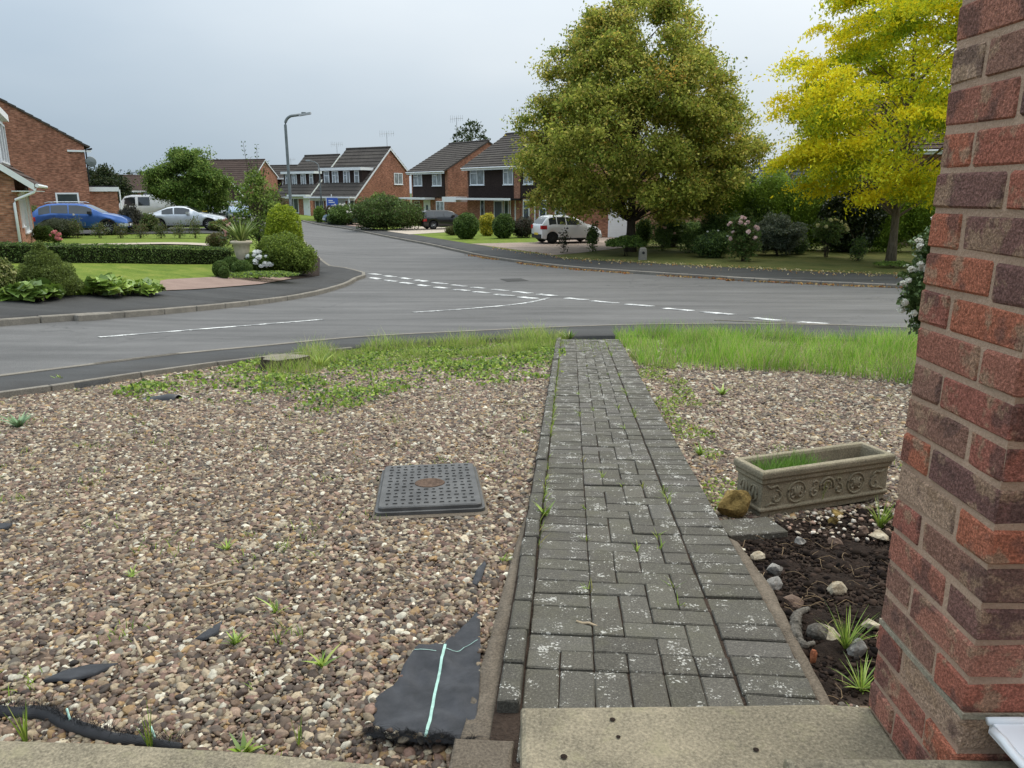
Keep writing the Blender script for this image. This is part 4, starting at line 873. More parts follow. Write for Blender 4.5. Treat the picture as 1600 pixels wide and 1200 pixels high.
# --- weeds and grass
GC = [(.18, .28, .04), (.25, .37, .05), (.32, .43, .07), (.38, .45, .10), (.13, .21, .035)]
def z3(P, dz): return gz(P[:, 0], P[:, 1], dz)
rg = P2([(958, 527), (1010, 524), (1200, 529), (1500, 540), (1500, 612), (1380, 596), (1240, 582), (1120, 580), (1003, 577), (985, 560)], GR)
n = 24000; P = scatter_poly(rg, n); cl = np.array([mnoise.noise(Vector((x*1.3, y*1.3, 0))) for x, y in P]); h = np.clip(.185+.17*cl, .05, .42)*RNG.uniform(.45, 1.45, n)
keep = RNG.uniform(0, 1, n) < np.clip(.75+.9*cl, .2, 1); P, h = P[keep], h[keep]
tag(blades('grass_right', z3(P, GR), h, .5, RNG.uniform(.003, .009, len(P)), pal([(.19, .38, .035), (.26, .48, .045), (.34, .53, .075), (.14, .31, .03), (.38, .46, .12), (.45, .40, .2)], len(P))*(1+.45*np.array([mnoise.noise(Vector((x*2.6, y*2.6, 5))) for x, y in P]))[:, None], M_leaf), 'tall bright green grass along the footway right of the path', 'grass', kind='stuff')
lg = P2([(395, 568), (470, 553), (600, 541), (760, 531), (884, 527), (888, 545), (800, 556), (700, 562), (560, 573), (470, 588), (420, 585)], GR)
n = 13000; P = scatter_poly(lg, n); cl = np.array([mnoise.noise(Vector((x*1.5, y*1.5, 9))) for x, y in P]); h = np.clip(.09+.26*cl, .02, .40)*RNG.uniform(.4, 1.5, n)
tag(blades('grass_left', z3(P, GR), h, .6, .0055, pal(GC+[(.3, .34, .12), (.42, .38, .18)], n)*(1+.4*cl)[:, None], M_leaf), 'uneven weedy grass along the footway left of the path', 'grass', kind='stuff')
# creeping weeds: clover-like leaves in drifts
wz = P2([(175, 618), (260, 592), (390, 568), (560, 548), (884, 534), (884, 590), (760, 605), (640, 612), (520, 650), (400, 640), (330, 628), (230, 634)], GR)
n = 60000; P = scatter_poly(wz, n); cl = np.array([mnoise.noise(Vector((x*1.1, y*1.1, 4)))+.5*mnoise.noise(Vector((x*3.7, y*3.7, 8))) for x, y in P])
band = np.array([(y-float(np.interp(x, [-4.6, -3, -1.5, 0, 1], [6.5, 6.6, 6.9, 7.3, 7.6])))*.42 for x, y in P]); keep = (cl*1.3+band*.75+RNG.normal(0, .34, n) > .30) & (RNG.uniform(0, 1, n) < .30)
keep &= (((P[:, 0]-st.location.x)/.34)**2+((P[:, 1]-st.location.y)/.26)**2 > 1)
P = P[keep]; c3 = z3(P, GR+.012); c3[:, 2] += RNG.uniform(0, .06, len(P))*np.clip(cl[keep]*1.4+.3, .1, 1.3)
tag(leaf_mesh('creeping_weeds', c3, .038, pal(GC+[(.2, .3, .07), (.06, .12, .03)], len(P)), M_leaf, None, 1.2, 0, .8), 'drift of creeping green weeds over the far gravel', 'weeds', kind='stuff')
# thin weeds beside the path on the right and sprinkled over the gravel
wr = [pw(.84, 1.9), pw(.84, 7.9), pw(1.35, 7.9), pw(1.2, 4.0), pw(1.0, 2.2)]; n = 3400; P = scatter_poly(wr, n); cl = np.array([mnoise.noise(Vector((x*3, y*2, 4))) for x, y in P]); P = P[cl > .02]; c3 = z3(P, GR+.012); c3[:, 2] += RNG.uniform(0, .025, len(P))
tag(leaf_mesh('mossy_weeds', c3, .022, pal(GC+[(.16, .15, .06)], len(P)), M_leaf, None, 1.0, 0, .7), 'thin mossy weeds along the right edge of the path', 'weeds', kind='stuff')
P = []
for k in range(520):
    cxy = scatter_poly(gl_poly, 1)[0] if k % 3 else scatter_poly(gr_poly, 1)[0]
    if cxy[1] > 4.0 or random.random() < .5: P.append(cxy+RNG.normal(0, .02+.012*random.random()*cxy[1], (int(RNG.integers(5, 26)), 2)))
P = np.concatenate(P); P = P[(in_poly(gl_poly, P[:, 0], P[:, 1]) & ~in_poly(mpoly, P[:, 0], P[:, 1]) & ~in_poly(fpoly, P[:, 0], P[:, 1])) | (in_poly(gr_poly, P[:, 0], P[:, 1]) & ~in_poly(ppoly, P[:, 0], P[:, 1]))]
tag(blades('gravel_seedlings', z3(P, GR), RNG.uniform(.015, .055, len(P)), .8, .0045, pal(GC, len(P)), M_leaf), 'tiny grass seedlings scattered through the gravel', 'weeds', kind='stuff')
# weeds in the joints of the path
J = []
for s in np.arange(1.5, 9, .05):
    if mnoise.noise(Vector((s*1.4, 0, 3))) > -.12: p = pw(-.003, s); J += [(p.x+random.gauss(0, .006), p.y+random.gauss(0, .02)) for _ in range(6 if s > 3 else 3)]
for s in np.arange(1.0, 9, .06):
    if mnoise.noise(Vector((s*2, 5, 3))) > .16: p = pw(.624, s); J += [(p.x+random.gauss(0, .006), p.y+random.gauss(0, .015)) for _ in range(5)]
for k in range(26): p = pw(random.choice([2, 3, 4, 5])*U, random.uniform(1.0, 8)); J += [(p.x+random.gauss(0, .008), p.y+random.gauss(0, .008)) for _ in range(6)]
for k in range(260): p = pw(random.uniform(.2, .8), random.uniform(8.0, 9.35)); J.append((p.x, p.y))
P = np.array(J); tag(blades('joint_weeds', z3(P, -.01), RNG.uniform(.018, .06, len(P)), .9, .006, pal(GC+[(.3, .27, .08)], len(P)), M_leaf), 'green weeds growing in the joints of the paved path', 'weeds', kind='stuff')
def weed(u, v, nl, L, wd, label, cols=GC, dz=GR, lean=1.0, group=None, h=1.0):
    q = gp(u, v, dz); r = np.random.default_rng(int(u*7+v)); b = np.zeros((nl, 3))+r.normal(0, .004, (nl, 3))*[1, 1, 0]
    e_ = empty('weed', q, 0, label, 'weed', group); blades('leaves', b, r.uniform(.6, 1.2, nl)*L*h, lean, wd, pal(cols, nl, r), M_leafg, e_, .2, r, 4); return e_
weed(30, 668, 34, .11, .024, 'grey green leafy rosette weed at the left margin of the gravel', [(.14, .24, .10), (.2, .3, .15)], lean=1.2); weed(502, 1042, 10, .055, .014, 'yellow green weed with upright leaves left of the black fabric'); weed(368, 1008, 22, .05, .011, 'low green weed rosette in front of the thin dark fabric patch')
weed(851, 806, 12, .07, .016, 'bright dandelion seedling at the edging joint of the path', dz=0); weed(380, 1182, 20, .05, .02, 'bright green round leaved weed beside the concrete apron', lean=1.1); weed(432, 958, 14, .06, .008, 'thin green weed in the mid gravel beyond the fabric')
weed(206, 902, 10, .05, .009, 'small green sprout in the left middle of the gravel'); weed(355, 860, 14, .05, .011, 'fresh green weed on gravel left of the drain cover'); weed(787, 878, 10, .04, .01, 'tiny bright sprout beside the path haunch'); weed(235, 1172, 9, .13, .005, 'upright grass tuft growing through the fabric roll', lean=.25)
weed(42, 1160, 9, .12, .006, 'grass tuft at the left end of the fabric roll', lean=.3); weed(468, 1168, 7, .10, .006, 'thin grass stalks beside the concrete apron', lean=.2); weed(1282, 770+20, 16, .16, .005, 'grass tuft standing against the carved trough front', lean=.35, dz=-.04); weed(1375, 826, 46, .14, .006, 'bushy grass tuft between trough and brick pillar', lean=.6, dz=SB)
weed(1322, 1015, 50, .13, .0045, 'spiky grass clump in the soil beside the pavers', lean=.7, dz=SB); weed(1345, 1080, 40, .08, .005, 'low grass patch at the foot of the brick pillar', lean=1.0, dz=SB); weed(500, 575, 16, .20, .03, 'broad leaved dock plant among the creeping weeds', lean=.7); weed(890, 525+8, 30, .18, .03, 'leafy weed at the far left corner of the path', [(.12, .22, .04), (.28, .3, .09)], lean=.8)
weed(1128, 618, 12, .10, .03, 'broad green leaf weed on the right gravel', lean=.9); weed(1095, 712, 24, .09, .012, 'grassy weed on gravel right of the path', lean=.9); weed(95, 597, 18, .09, .026, 'yellow green weed by the garden edging', lean=1.0)
# dead twigs lying on the gravel
for i, (u, v, l, a, lb) in enumerate(((800, 632, .32, .05, 'pale flat stick on the far gravel left of the path'), (835, 700, .16, 1.3, 'short bleached twig against the path edging'), (340, 912, .14, .4, 'straw coloured stalk on the left gravel'), (920, 975, .09, -.4, 'thin twig lying across the paved path'), (215, 1010, .12, 2.2, 'dry brown stem on gravel beyond the fabric roll'))):
    q = gp(u, v, GR+.02 if u < 900 else .004); tag(MB().tube([q+Vector((math.cos(a)*l*(t-.5), math.sin(a)*l*(t-.5), .004*math.sin(t*9+i))) for t in (0, .25, .5, .75, 1)], [.004, .006, .005, .005, .002], 5).build('twig', simple('dry_twig%d' % i, (.42, .33, .22), .9, .1), None, True), lb, 'twig')
# orange fallen leaves
for u, v, lb in ((165+40, 660-12, 'orange fallen leaf on the left gravel near the rosette weed'), (1113, 607, 'orange fallen leaf on the right gravel'), (1080, 671, 'brown fallen leaf beside the path on the right gravel'), (358, 594, 'rust red fallen leaf in the creeping weeds')):
    q = gp(u, v, GR+.02); o = leaf_mesh('fallen_leaf', np.zeros((1, 3)), .055, np.array([[.42, .13, .03]]), M_leaf, None, 2.0, 0, .7); o.location = q; tag(o, lb, 'leaf')
# white flowering shrub next to the pillar
q = onG(4.25, 7.6, GR); bush('white_flower_shrub', q, [(.12, 0, 1.28, .42, .42, .42), (-.06, -.05, .88, .36, .36, .42)], [(.05, .085, .025), (.08, .13, .035), (.12, .18, .055)], .05, 5200, 'evergreen shrub with clusters of white flowers behind the brick pillar', 'shrub', mat=M_leafg, stems=6, lump=.3, seed=2.2, flowers=(120, .065, (.75, .74, .66), -.8))
# ================================================================ HOUSES
# unseen wall behind the camera, added to shade the porch side of the pillar
hw = MB().box(.95, 9, -.95, -.65, -.1, 5.2).build('shade_wall', M_brick, None); tag(hw, 'unseen brick wall added behind the camera to shade the pillar', 'wall')

def roofslope(name, p0, p1, q0, q1, mat, parent, n=10, lift=.05, th=.09):
    """tiled slope between eaves edge p0-p1 and ridge edge q0-q1, each course lapping the one below"""
    p0, p1, q0, q1 = map(Vector, (p0, p1, q0, q1)); nn_ = (p1-p0).cross(q0-p0).normalized()
    if nn_.z < 0: nn_ = -nn_
    mb = MB()
    for i in range(n):
        a, b = i/n, (i+1)/n; A, B = p0.lerp(q0, a), p1.lerp(q1, a); C, D = p1.lerp(q1, b), p0.lerp(q0, b)
        mb.add([A+nn_*lift, B+nn_*lift, C+nn_*.006, D+nn_*.006, A-nn_*th, B-nn_*th, C-nn_*th, D-nn_*th], [(0, 1, 2, 3), (0, 4, 5, 1), (0, 3, 7, 4), (1, 5, 6, 2), (4, 7, 6, 5)])
    return mb.build(name, mat, parent, fix=False)
def window(par, c, w, h, ax, nrm, cols=2, glass=None, transom=False, t=.07, sill=True):
    """white framed window: c centre on wall, ax along wall, nrm outwards; frame > pane(s), sill"""
    c, ax, nrm = Vector(c), Vector(ax).normalized(), Vector(nrm).normalized(); up = Vector((0, 0, 1)); fr = MB()
    def bx(m, a0, a1, z0, z1, d0, d1):
        v = [c+ax*a+up*z+nrm*d for d in (d0, d1) for a, z in ((a0, z0), (a1, z0), (a1, z1), (a0, z1))]; m.add(v, [(0, 1, 2, 3), (4, 7, 6, 5), (0, 4, 5, 1), (1, 5, 6, 2), (2, 6, 7, 3), (3, 7, 4, 0)])
    bx(fr, -w/2, w/2, -h/2, -h/2+t, -.03, .05); bx(fr, -w/2, w/2, h/2-t, h/2, -.03, .05); bx(fr, -w/2, -w/2+t, -h/2+t, h/2-t, -.03, .05); bx(fr, w/2-t, w/2, -h/2+t, h/2-t, -.03, .05)
    for i in range(1, cols): x = -w/2+w*i/cols; bx(fr, x-t*.45, x+t*.45, -h/2+t, h/2-t, -.03, .048)
    if transom: bx(fr, -w/2+t, (-w/2+w/cols) if cols > 1 else w/2-t, h*.2-t*.4, h*.2+t*.4, -.03, .047)
    f = fr.build('window', M_upvc, par)
    for i in range(cols):
        g = MB(); a0 = -w/2+w*i/cols+t*.4; a1 = -w/2+w*(i+1)/cols-t*.4; bx(g, a0, a1, -h/2+t*.8, h/2-t*.8, -.02, .012); g.build('pane', glass or M_glass, f)
    if sill: s = MB(); bx(s, -w/2-.05, w/2+.05, -h/2-.05, -h/2-.002, -.02, .1); s.build('sill', M_upvc, f)
    return f
def door(par, c, w, h, ax, nrm, mat, glaz=False, name='door'):
    c, ax, nrm = Vector(c), Vector(ax).normalized(), Vector(nrm).normalized(); up = Vector((0, 0, 1)); m = MB()
    def bx(m, a0, a1, z0, z1, d0, d1):
        v = [c+ax*a+up*z+nrm*d for d in (d0, d1) for a, z in ((a0, z0), (a1, z0), (a1, z1), (a0, z1))]; m.add(v, [(0, 1, 2, 3), (4, 7, 6, 5), (0, 4, 5, 1), (1, 5, 6, 2), (2, 6, 7, 3), (3, 7, 4, 0)])
    bx(m, -w/2, w/2, 0, h, -.03, .04); d = m.build(name, mat, par); fr = MB(); bx(fr, -w/2-.07, -w/2, 0, h+.07, -.03, .07); bx(fr, w/2, w/2+.07, 0, h+.07, -.03, .07); bx(fr, -w/2, w/2, h, h+.07, -.03, .07); fr.build('frame', M_upvc, d)
    if glaz: g = MB(); bx(g, -w*.18, w*.18, h*.5, h*.82, .035, .05); g.build('pane', M_glass, d)
    hd = MB(); bx(hd, w*.36, w*.42, h*.45, h*.52, .04, .09); hd.build('handle', M_alu, d); return d
def aerial(par, p, h):
    p = Vector(p); mb = MB(); mb.tube([p-Vector((0, 0, .5)), p+Vector((0, 0, h))], .03, 5); b = p+Vector((0, 0, h-.1)); mb.tube([b-Vector((.8, .2, 0)), b+Vector((.8, .2, 0))], .018, 4)
    for k in range(7): q = b+Vector((-.75+.25*k, -.19+.06*k, 0)); l = .28+.05*(k < 2); mb.tube([q-Vector((0, 0, l)), q+Vector((0, 0, l))], .011, 4)
    return mb.build('aerial', M_alu, par)
def house(name, org, yaw, W, D, eF, eR, ridge, ry, label, wall=None, tile=None, over=.3, group=None, verge=True, clad=None, chim=False):
    """two-slope house in its own frame: x along the front (0..W), y to the back (0..D); front eaves eF, rear eaves eR"""
    wall = wall or M_brick; tile = tile or M_tile; h = empty(name, org, yaw, label, 'house', group); mb = MB()
    prof = [(0, -.6), (D, -.6), (D, eR), (ry, ridge), (0, eF)]; mb.prism([(0, y, z) for y, z in prof], (W, 0, 0)); mb.build('wall', wall, h)
    sF = (ridge-eF)/ry; sR = (ridge-eR)/(D-ry); o = over; v = .12
    rf = roofslope('roof', (-v, -o, eF-o*sF+.1), (W+v, -o, eF-o*sF+.1), (-v, ry, ridge+.1), (W+v, ry, ridge+.1), tile, h, 14)
    roofslope('rear_slope', (W+v, D+o, eR-o*sR+.1), (-v, D+o, eR-o*sR+.1), (W+v, ry, ridge+.1), (-v, ry, ridge+.1), tile, rf, 8)
    MB().tube([(-v, ry, ridge+.13), (W+v, ry, ridge+.13)], .11, 8).build('ridge_tiles', tile, rf, True)
    MB().box(-v, W+v, -o-.03, -o, eF-o*sF-.16, eF-o*sF+.04).build('fascia', M_white, h); MB().tube([(-v, -o-.09, eF-o*sF+.02), (W+v, -o-.09, eF-o*sF+.02)], .055, 6).build('gutter', M_white, h)
    if verge:
        for x in (-v-.03, W+v):
            m = MB(); m.prism([(x, -o, eF-o*sF-.14), (x, ry, ridge-.14), (x, D+o, eR-o*sR-.14), (x, D+o, eR-o*sR+.06), (x, ry, ridge+.07), (x, -o, eF-o*sF+.06)], (.03, 0, 0)); m.build('bargeboard', M_white, h)
    return h
AX, FN = (1, 0, 0), (0, -1, 0)
def dormer(h, x0, x1, y0, zt, ry, wins, zb):
    """flat roofed dormer on the front slope with dark hung-tile cheeks"""
    m = MB(); m.box(x0, x1, y0, ry, zb-1.2, zt); d = m.build('dormer', M_hang, h); MB().box(x0-.15, x1+.15, y0-.35, ry+.4, zt+.003, zt+.28).build('dormer_fascia', M_white, d)
    MB().box(x0-.1, x1+.1, y0-.3, ry+.35, zt+.284, zt+.33).build('dormer_roof', M_dark, d); MB().box(x0-.02, x1+.02, y0-.10, y0-.005, zb-.15, zb-.03).build('apron', M_white, d)
    for xc, w in wins: window(h, (xc, y0, (zt+zb)/2+.03), w, (zt-zb)*.92, AX, FN, 1 if w < .8 else 2, M_glassl, True, sill=False)
def frame_from(u, Y, v_ground=None):
    p = at(u, 300, Y); return onG(p.x, p.y, .1)
def yaw_of(dx, dy): return math.atan2(dy, dx)
# the front runs from the far end (x=0) to the near end (x=W)
def house_at(un, Yn, fdir, W, **k):
    """near front corner at picture column un, distance Yn; fdir = direction of the front away from that corner"""
    c = frame_from(un, Yn); f = Vector(fdir).normalized(); far = c+Vector((f.x, f.y, 0))*W; far.z = min(c.z, float(G(far.x, far.y))+.1); return far, math.atan2(-f.y, -f.x)
# --- dormer house with the big brick gable
org, yw = house_at(555, 77, (-.85, .53), 5.8)
D1 = house('dormer_house', org, yw, 5.8, 8.3, 2.45, 4.75, 7.15, 5.3, 'brick chalet house with white dormer and large bare gable beyond the dark hedge', M_brick2)
dormer(D1, .1, 5.55, 1.35, 4.95, 4.6, [(.75, .72), (1.95, .85), (3.5, .85), (4.85, .6)], 3.35)
window(D1, (5.8, 6.5, 4.2), 1.35, 1.15, (0, 1, 0), (1, 0, 0), 2, M_glassl); door(D1, (3.9, 0, 0), .95, 2.05, AX, FN, M_white, True); window(D1, (2.5, 0, 1.3), 1.2, 1.3, AX, FN, 2); window(D1, (5.2, 0, 1.15), .9, 1.9, AX, FN, 1); window(D1, (.9, 0, 1.3), 1.2, 1.5, AX, FN, 2)
MB().box(-.2, 6.1, -1.1, -.32, 2.28, 2.42).build('canopy', M_white, D1); aerial(D1, (5.5, 5.3, 7.2), 1.5)
for x in (3.2, 5.9): MB().box(x-.05, x+.05, -1.05, -.95, -.1, 2.28).build('canopy_post', M_white, D1)
org, yw = house_at(484, 94, (-.85, .53), 5.8)
D2 = house('dormer_house', org, yw, 5.8, 8.3, 2.4, 4.6, 7.1, 5.2, 'second chalet house with white dormer, seen behind the tall lamp post', M_brick2)
dormer(D2, .1, 5.55, 1.3, 4.9, 4.6, [(.75, .72), (1.95, .85), (3.5, .85), (4.85, .6)], 3.3); aerial(D2, (5.5, 5.2, 7.15), 1.4); door(D2, (5.2, 0, 0), .9, 2.05, AX, FN, M_white); window(D2, (3.0, 0, 1.2), 1.6, 1.8, AX, FN, 2); MB().box(2.9, 6.1, -1.0, -.32, 2.25, 2.45).build('canopy', M_white, D2)
org, yw = house_at(452, 132, (-.93, .36), 20); org.z -= .4
D3 = house('terrace_house', org, yw, 20, 8.3, 2.6, 4.6, 7.2, 5.0, 'long brown tiled terrace with white dormers at the end of the street', M_brick2, M_tile)
dormer(D3, 11.5, 19.0, 1.2, 4.9, 4.6, [(12.6, 1.0), (14.4, 1.0), (16.3, 1.0), (18.2, .8)], 3.3); dormer(D3, .8, 9.5, 1.2, 4.9, 4.6, [(2, 1.0), (4.5, 1.1), (8, 1.0)], 3.3); aerial(D3, (17, 5, 7.3), 1.1)
org, yw = house_at(388, 124, (-.96, .28), 13); org.z += .3
D4 = house('terrace_house', org, yw, 13, 8.3, 2.9, 4.6, 7.0, 5.0, 'far house with brown roof and orange gable between round tree and young tree', M_brick, M_tile2); window(D4, (6, 0, 1.4), 1.8, 1.3, AX, FN, 2)
# --- tile hung houses
org, yw = house_at(700, 71, (-.62, .78), 6.2)
H2 = house('tile_hung_house', org, yw, 6.2, 9.0, 4.85, 4.85, 7.3, 4.5, 'brick house with dark tile hung front, black car parked before it', M_brick, over=.45, verge=False)
MB().box(.25, 5.75, -.06, -.003, 2.35, 4.7).build('hung_tiles', M_hang, H2); window(H2, (1.3, -.06, 4.05), 1.45, 1.25, AX, FN, 2, M_glassl, True); window(H2, (4.55, -.06, 4.05), 1.5, 1.3, AX, FN, 2, M_glassl, True)
MB().box(-.6, 4.1, -1.15, -.07, 2.18, 2.36).build('canopy', M_white, H2); door(H2, (2.7, 0, 0), .95, 2.05, AX, FN, M_white, True); window(H2, (.9, 0, 1.25), 1.0, 1.6, AX, FN, 1); window(H2, (4.9, 0, 1.2), 1.3, 1.7, AX, FN, 2, M_glassl); door(H2, (6.2, 3.2, 0), .85, 2.05, (0, 1, 0), (1, 0, 0), M_white); aerial(H2, (1.2, 4.5, 7.3), 2.5); MB().box(6.203, 6.24, 1.0, 7.5, 2.32, 2.42).build('side_band', M_hang, H2)
org, yw = house_at(905, 56, (-.64, .77), 13.3)
H3 = house('tile_hung_house', org, yw, 13.3, 8.6, 4.95, 4.95, 7.5, 4.3, 'pair of tile hung brick houses partly hidden by the large green tree', M_brick, over=.45, verge=False)
for a, b in ((.25, 6.2), (6.95, 13.1)): MB().box(a, b, -.06, -.003, 2.35, 4.8).build('hung_tiles', M_hang, H3)
MB().box(6.22, 6.93, -.10, -.003, -.5, 4.8).build('party_pier', M_brick, H3)
for xc, w in ((1.5, 1.9), (5.5, 1.2), (7.9, 1.1), (11.3, 1.9)): window(H3, (xc, -.06, 4.05), w, 1.35, AX, FN, 2, M_glassl, True)
MB().box(-.9, 7.2, -1.3, -.07, 2.2, 2.34).build('canopy', M_dark, H3); MB().box(-.95, 7.25, -1.34, -1.302, 2.2, 2.36).build('canopy_fascia', M_white, H3); MB().box(-3.0, -.92, -.5, 1.2, 2.0, 2.42).build('carport_fascia', M_white, H3)
door(H3, (4.2, 0, 0), .95, 2.1, AX, FN, M_greydoor); window(H3, (5.2, 0, 1.15), .6, 2.1, AX, FN, 1); window(H3, (2.1, 0, 1.35), .55, 1.7, AX, FN, 1); window(H3, (7.6, 0, 1.2), .75, 2.1, AX, FN, 1, None, True); window(H3, (9.5, 0, 1.2), .8, 2.1, AX, FN, 1, None, True); window(H3, (11.8, 0, 1.5), 1.9, 1.5, AX, FN, 3, M_glassl); aerial(H3, (1.6, 4.3, 7.5), 2.0)
for x in (6.4, 8.7, 5.8): MB().box(x, x+.07, -.17, -.102, .0, 2.2).build('downpipe', M_upvc, H3)
# --- garage and garden wall behind the tree
g0 = at(885, 300, 49.5); g0 = onG(g0.x, g0.y, .1); GA = empty('garage', g0, yaw_of(1, -.12), 'brick garage with white up and over door behind the large tree', 'garage')
MB().box(0, 6.2, 0, 6, -.5, 2.55).build('wall', M_brick, GA); MB().box(-.15, 6.4, -.25, 6.2, 2.553, 2.8).build('roof', M_dark, GA); d_ = MB().box(2.75, 5.1, -.05, -.003, .0, 2.15).build('garage_door', M_white, GA)
for k in range(1, 6): MB().box(2.75, 5.1, -.056, -.0505, k*.36, k*.36+.02).build('groove', M_upvc, d_)
MB().box(3.8, 4.05, -.08, -.0505, .9, .96).build('handle', M_alu, d_); fr = MB(); fr.box(2.65, 2.748, -.07, -.003, 0, 2.25); fr.box(5.102, 5.2, -.07, -.003, 0, 2.25); fr.box(2.748, 5.102, -.07, -.003, 2.152, 2.25); fr.build('door_frame', M_upvc, GA); MB().box(1.9, 2.2, -.2, -.003, 1.75, 1.95).build('wall_basket', M_dark, GA)
w0 = at(1020, 300, 47); w0 = onG(w0.x, w0.y, .1); GW = empty('garden_wall', w0, yaw_of(1, -.1), 'tall brown brick garden wall with piers behind the rose bed', 'wall')
MB().box(-1.2, .25, 0, .22, -.4, 2.2).build('wall_panel', M_brick3, GW)
for a, b in ((1.45, 3.9), (3.9+.9, 9.0)): MB().box(a, b, 0, .22, -.4, 2.2).build('wall_panel', M_brick3, GW)
for x in (.25, 1.2, 9.0): MB().box(x, x+.3, -.06, .28, -.4, 2.35).build('pier', M_brick3, GW)
MB().box(.56, 1.19, .08, .14, 0, 2.1).build('gate', M_greengate, GW); MB().box(3.9, 4.8, .1, .18, -.4, 2.2).build('recess_boards', M_greengate, GW); MB().box(-1.3, 9.4, -.03, .25, 2.203, 2.27).build('coping', M_brick3, GW)
for k in range(5): MB().box(.57+k*.125, .57+k*.125+.11, .07, .079, .05, 2.08).build('board', M_greengate, GW)
# --- houses at the right, behind the yellow tree
r0 = at(1350, 300, 42); r0 = onG(r0.x, r0.y, .1); RH = house('brick_house', r0, yaw_of(1, -.25), 12, 8, 5.0, 5.0, 7.8, 4, 'orange brick house behind the yellow tree with white bay canopy', M_brick, M_tile2)
MB().box(2.0, 3.9, -.75, -.003, 2.45, 2.85).build('canopy', M_white, RH); b_ = MB().box(2.2, 3.7, -.62, -.004, 0, 2.447).build('bay', M_upvc, RH); window(RH, (3.0, -.62, 1.5), 1.3, 1.5, AX, FN, 2, None, sill=False); MB().box(1.9, 3.9, -.64, -.58, -.1, .72).build('bay_panel', M_timber, RH); window(RH, (5.5, 0, 3.9), 1.6, 1.3, AX, FN, 2)
f0 = at(1205, 300, 88); f0 = onG(f0.x, f0.y, .1); FH = house('bungalow', f0, yaw_of(1, .05), 10.5, 8, 2.75, 2.75, 5.4, 4, 'far bungalow with black slate roof above the conifer hedge', M_white, M_slate); window(FH, (7.3, 0, 2.1), 2.2, .8, AX, FN, 3); window(FH, (3.3, 0, 2.1), 1.5, .8, AX, FN, 2)
f1 = at(1296, 300, 70); f1 = onG(f1.x, f1.y, .1); FG = house('rendered_house', f1, yaw_of(.2, 1), 9, 2.6, 3.4, 3.4, 5.7, 1.3, 'narrow white rendered gable glimpsed left of the yellow tree', M_white, M_slate)
# --- left side: big gable house with flat roofed garage
c = at(140, 300, 53); c = onG(c.x, c.y, .1); c.z = -.55
LH = house('gable_house', c+Vector((-14, .5, 0)), 0.0, 14, 9, 5.15, 5.15, 5.2, 4.5, 'x')
for ch in list(LH.children_recursive): bpy.data.objects.remove(ch)
LH.location = c; LH.rotation_euler = (0, 0, .62); tag(LH, 'large brick gable end house behind the blue car', 'house')
mb = MB(); mb.prism([(0, 0, -.6), (0, 0, 4.95), (-6.5, 0, 8.8), (-13, 0, 4.95), (-13, 0, -.6)], (0, 9.5, 0)); mb.build('wall', M_brick2, LH)
roofslope('roof', (.35, -.10, 4.84), (.35, 9.6, 4.84), (-6.5, -.10, 8.9), (-6.5, 9.6, 8.9), M_tile, LH, 16); roofslope('rear_slope', (-13.35, 9.6, 4.84), (-13.35, -.10, 4.84), (-6.5, 9.6, 8.9), (-6.5, -.10, 8.9), M_tile, LH, 12)
MB().tube([(.42, -.1, 4.72), (.42, 9.6, 4.72)], .06, 6).build('gutter', M_dark, LH); MB().tube([(.08, -.06, 4.7), (.06, -.06, 2.6)], .045, 6).build('downpipe', M_dark, LH); MB().box(-1.0, .4, -.09, -.003, 4.5, 4.62).build('eaves_trim', M_white, LH)
mb = MB(); mb.lathe([(.02, 0), (.3, .05), (.34, .12)], 16, (.3, -.15, 3.9), 'y'); mb.build('satellite_dish', M_lampgrey, LH)
window(LH, (-1.35, 0, 1.25), 1.35, 1.3, AX, FN, 1, None, t=.1); aerial(LH, (-4.9, 1, 8.0), 1.9)
gx = LH; MB().box(.02, 1.75, .4, 6, -.6, 1.98).build('garage_wall', M_brick2, LH); MB().box(.03, 1.85, .3, 6.1, 1.983, 2.27).build('garage_fascia', M_white, LH); MB().box(.03, 1.8, .35, 6.05, 2.273, 2.36).build('garage_roof', M_dark, LH); MB().tube([(1.87, .3, 2.1), (1.87, .3, -.1)], .045, 6).build('garage_downpipe', M_upvc, LH)
# --- nearest house at the left edge
c = at(24, 300, 27.5); c = onG(c.x, c.y, .12); NHs = empty('corner_house', c, .50, 'near brick house corner with white gutter pipe and dormer at the left edge', 'house')
mb = MB(); mb.prism([(0, 0, -.5), (0, 0, 2.35), (-3.8, 0, 5.2), (-7.6, 0, 2.35), (-7.6, 0, -.5)], (0, 8.5, 0)); mb.build('wall', M_brick, NHs)
roofslope('roof', (.62, -.25, 2.12), (.62, 8.7, 2.12), (-3.8, -.25, 5.4), (-3.8, 8.7, 5.4), M_tile2, NHs, 12); roofslope('rear_slope', (-8.1, 8.7, 2.2), (-8.1, -.25, 2.2), (-3.8, 8.7, 5.4), (-3.8, -.25, 5.4), M_tile2, NHs, 12)
mb = MB(); mb.prism([(.6, -.28, 1.92), (-3.8, -.28, 5.18), (-3.8, -.28, 5.42), (.6, -.28, 2.16)], (0, .03, 0)); mb.build('bargeboard', M_white, NHs); MB().tube([(.68, -.3, 2.1), (.68, 8.7, 2.1)], .065, 8).build('gutter', M_white, NHs); MB().box(-.1, .6, -.2, 8.5, 1.9, 1.93).build('soffit', M_white, NHs)
MB().tube([(.62, -.2, 2.02), (.56, -.2, 1.88), (-.03, -.09, 1.62), (-.08, -.09, 1.5), (-.08, -.09, -.1)], .045, 8).build('downpipe', M_upvc, NHs, True)
mb = MB(); mb.box(-3.0, -.35, .9, 4.6, 2.2, 4.55); dn = mb.build('dormer', M_white, NHs); MB().box(-3.2, -.15, .7, 4.8, 4.553, 4.8).build('dormer_fascia', M_white, NHs)
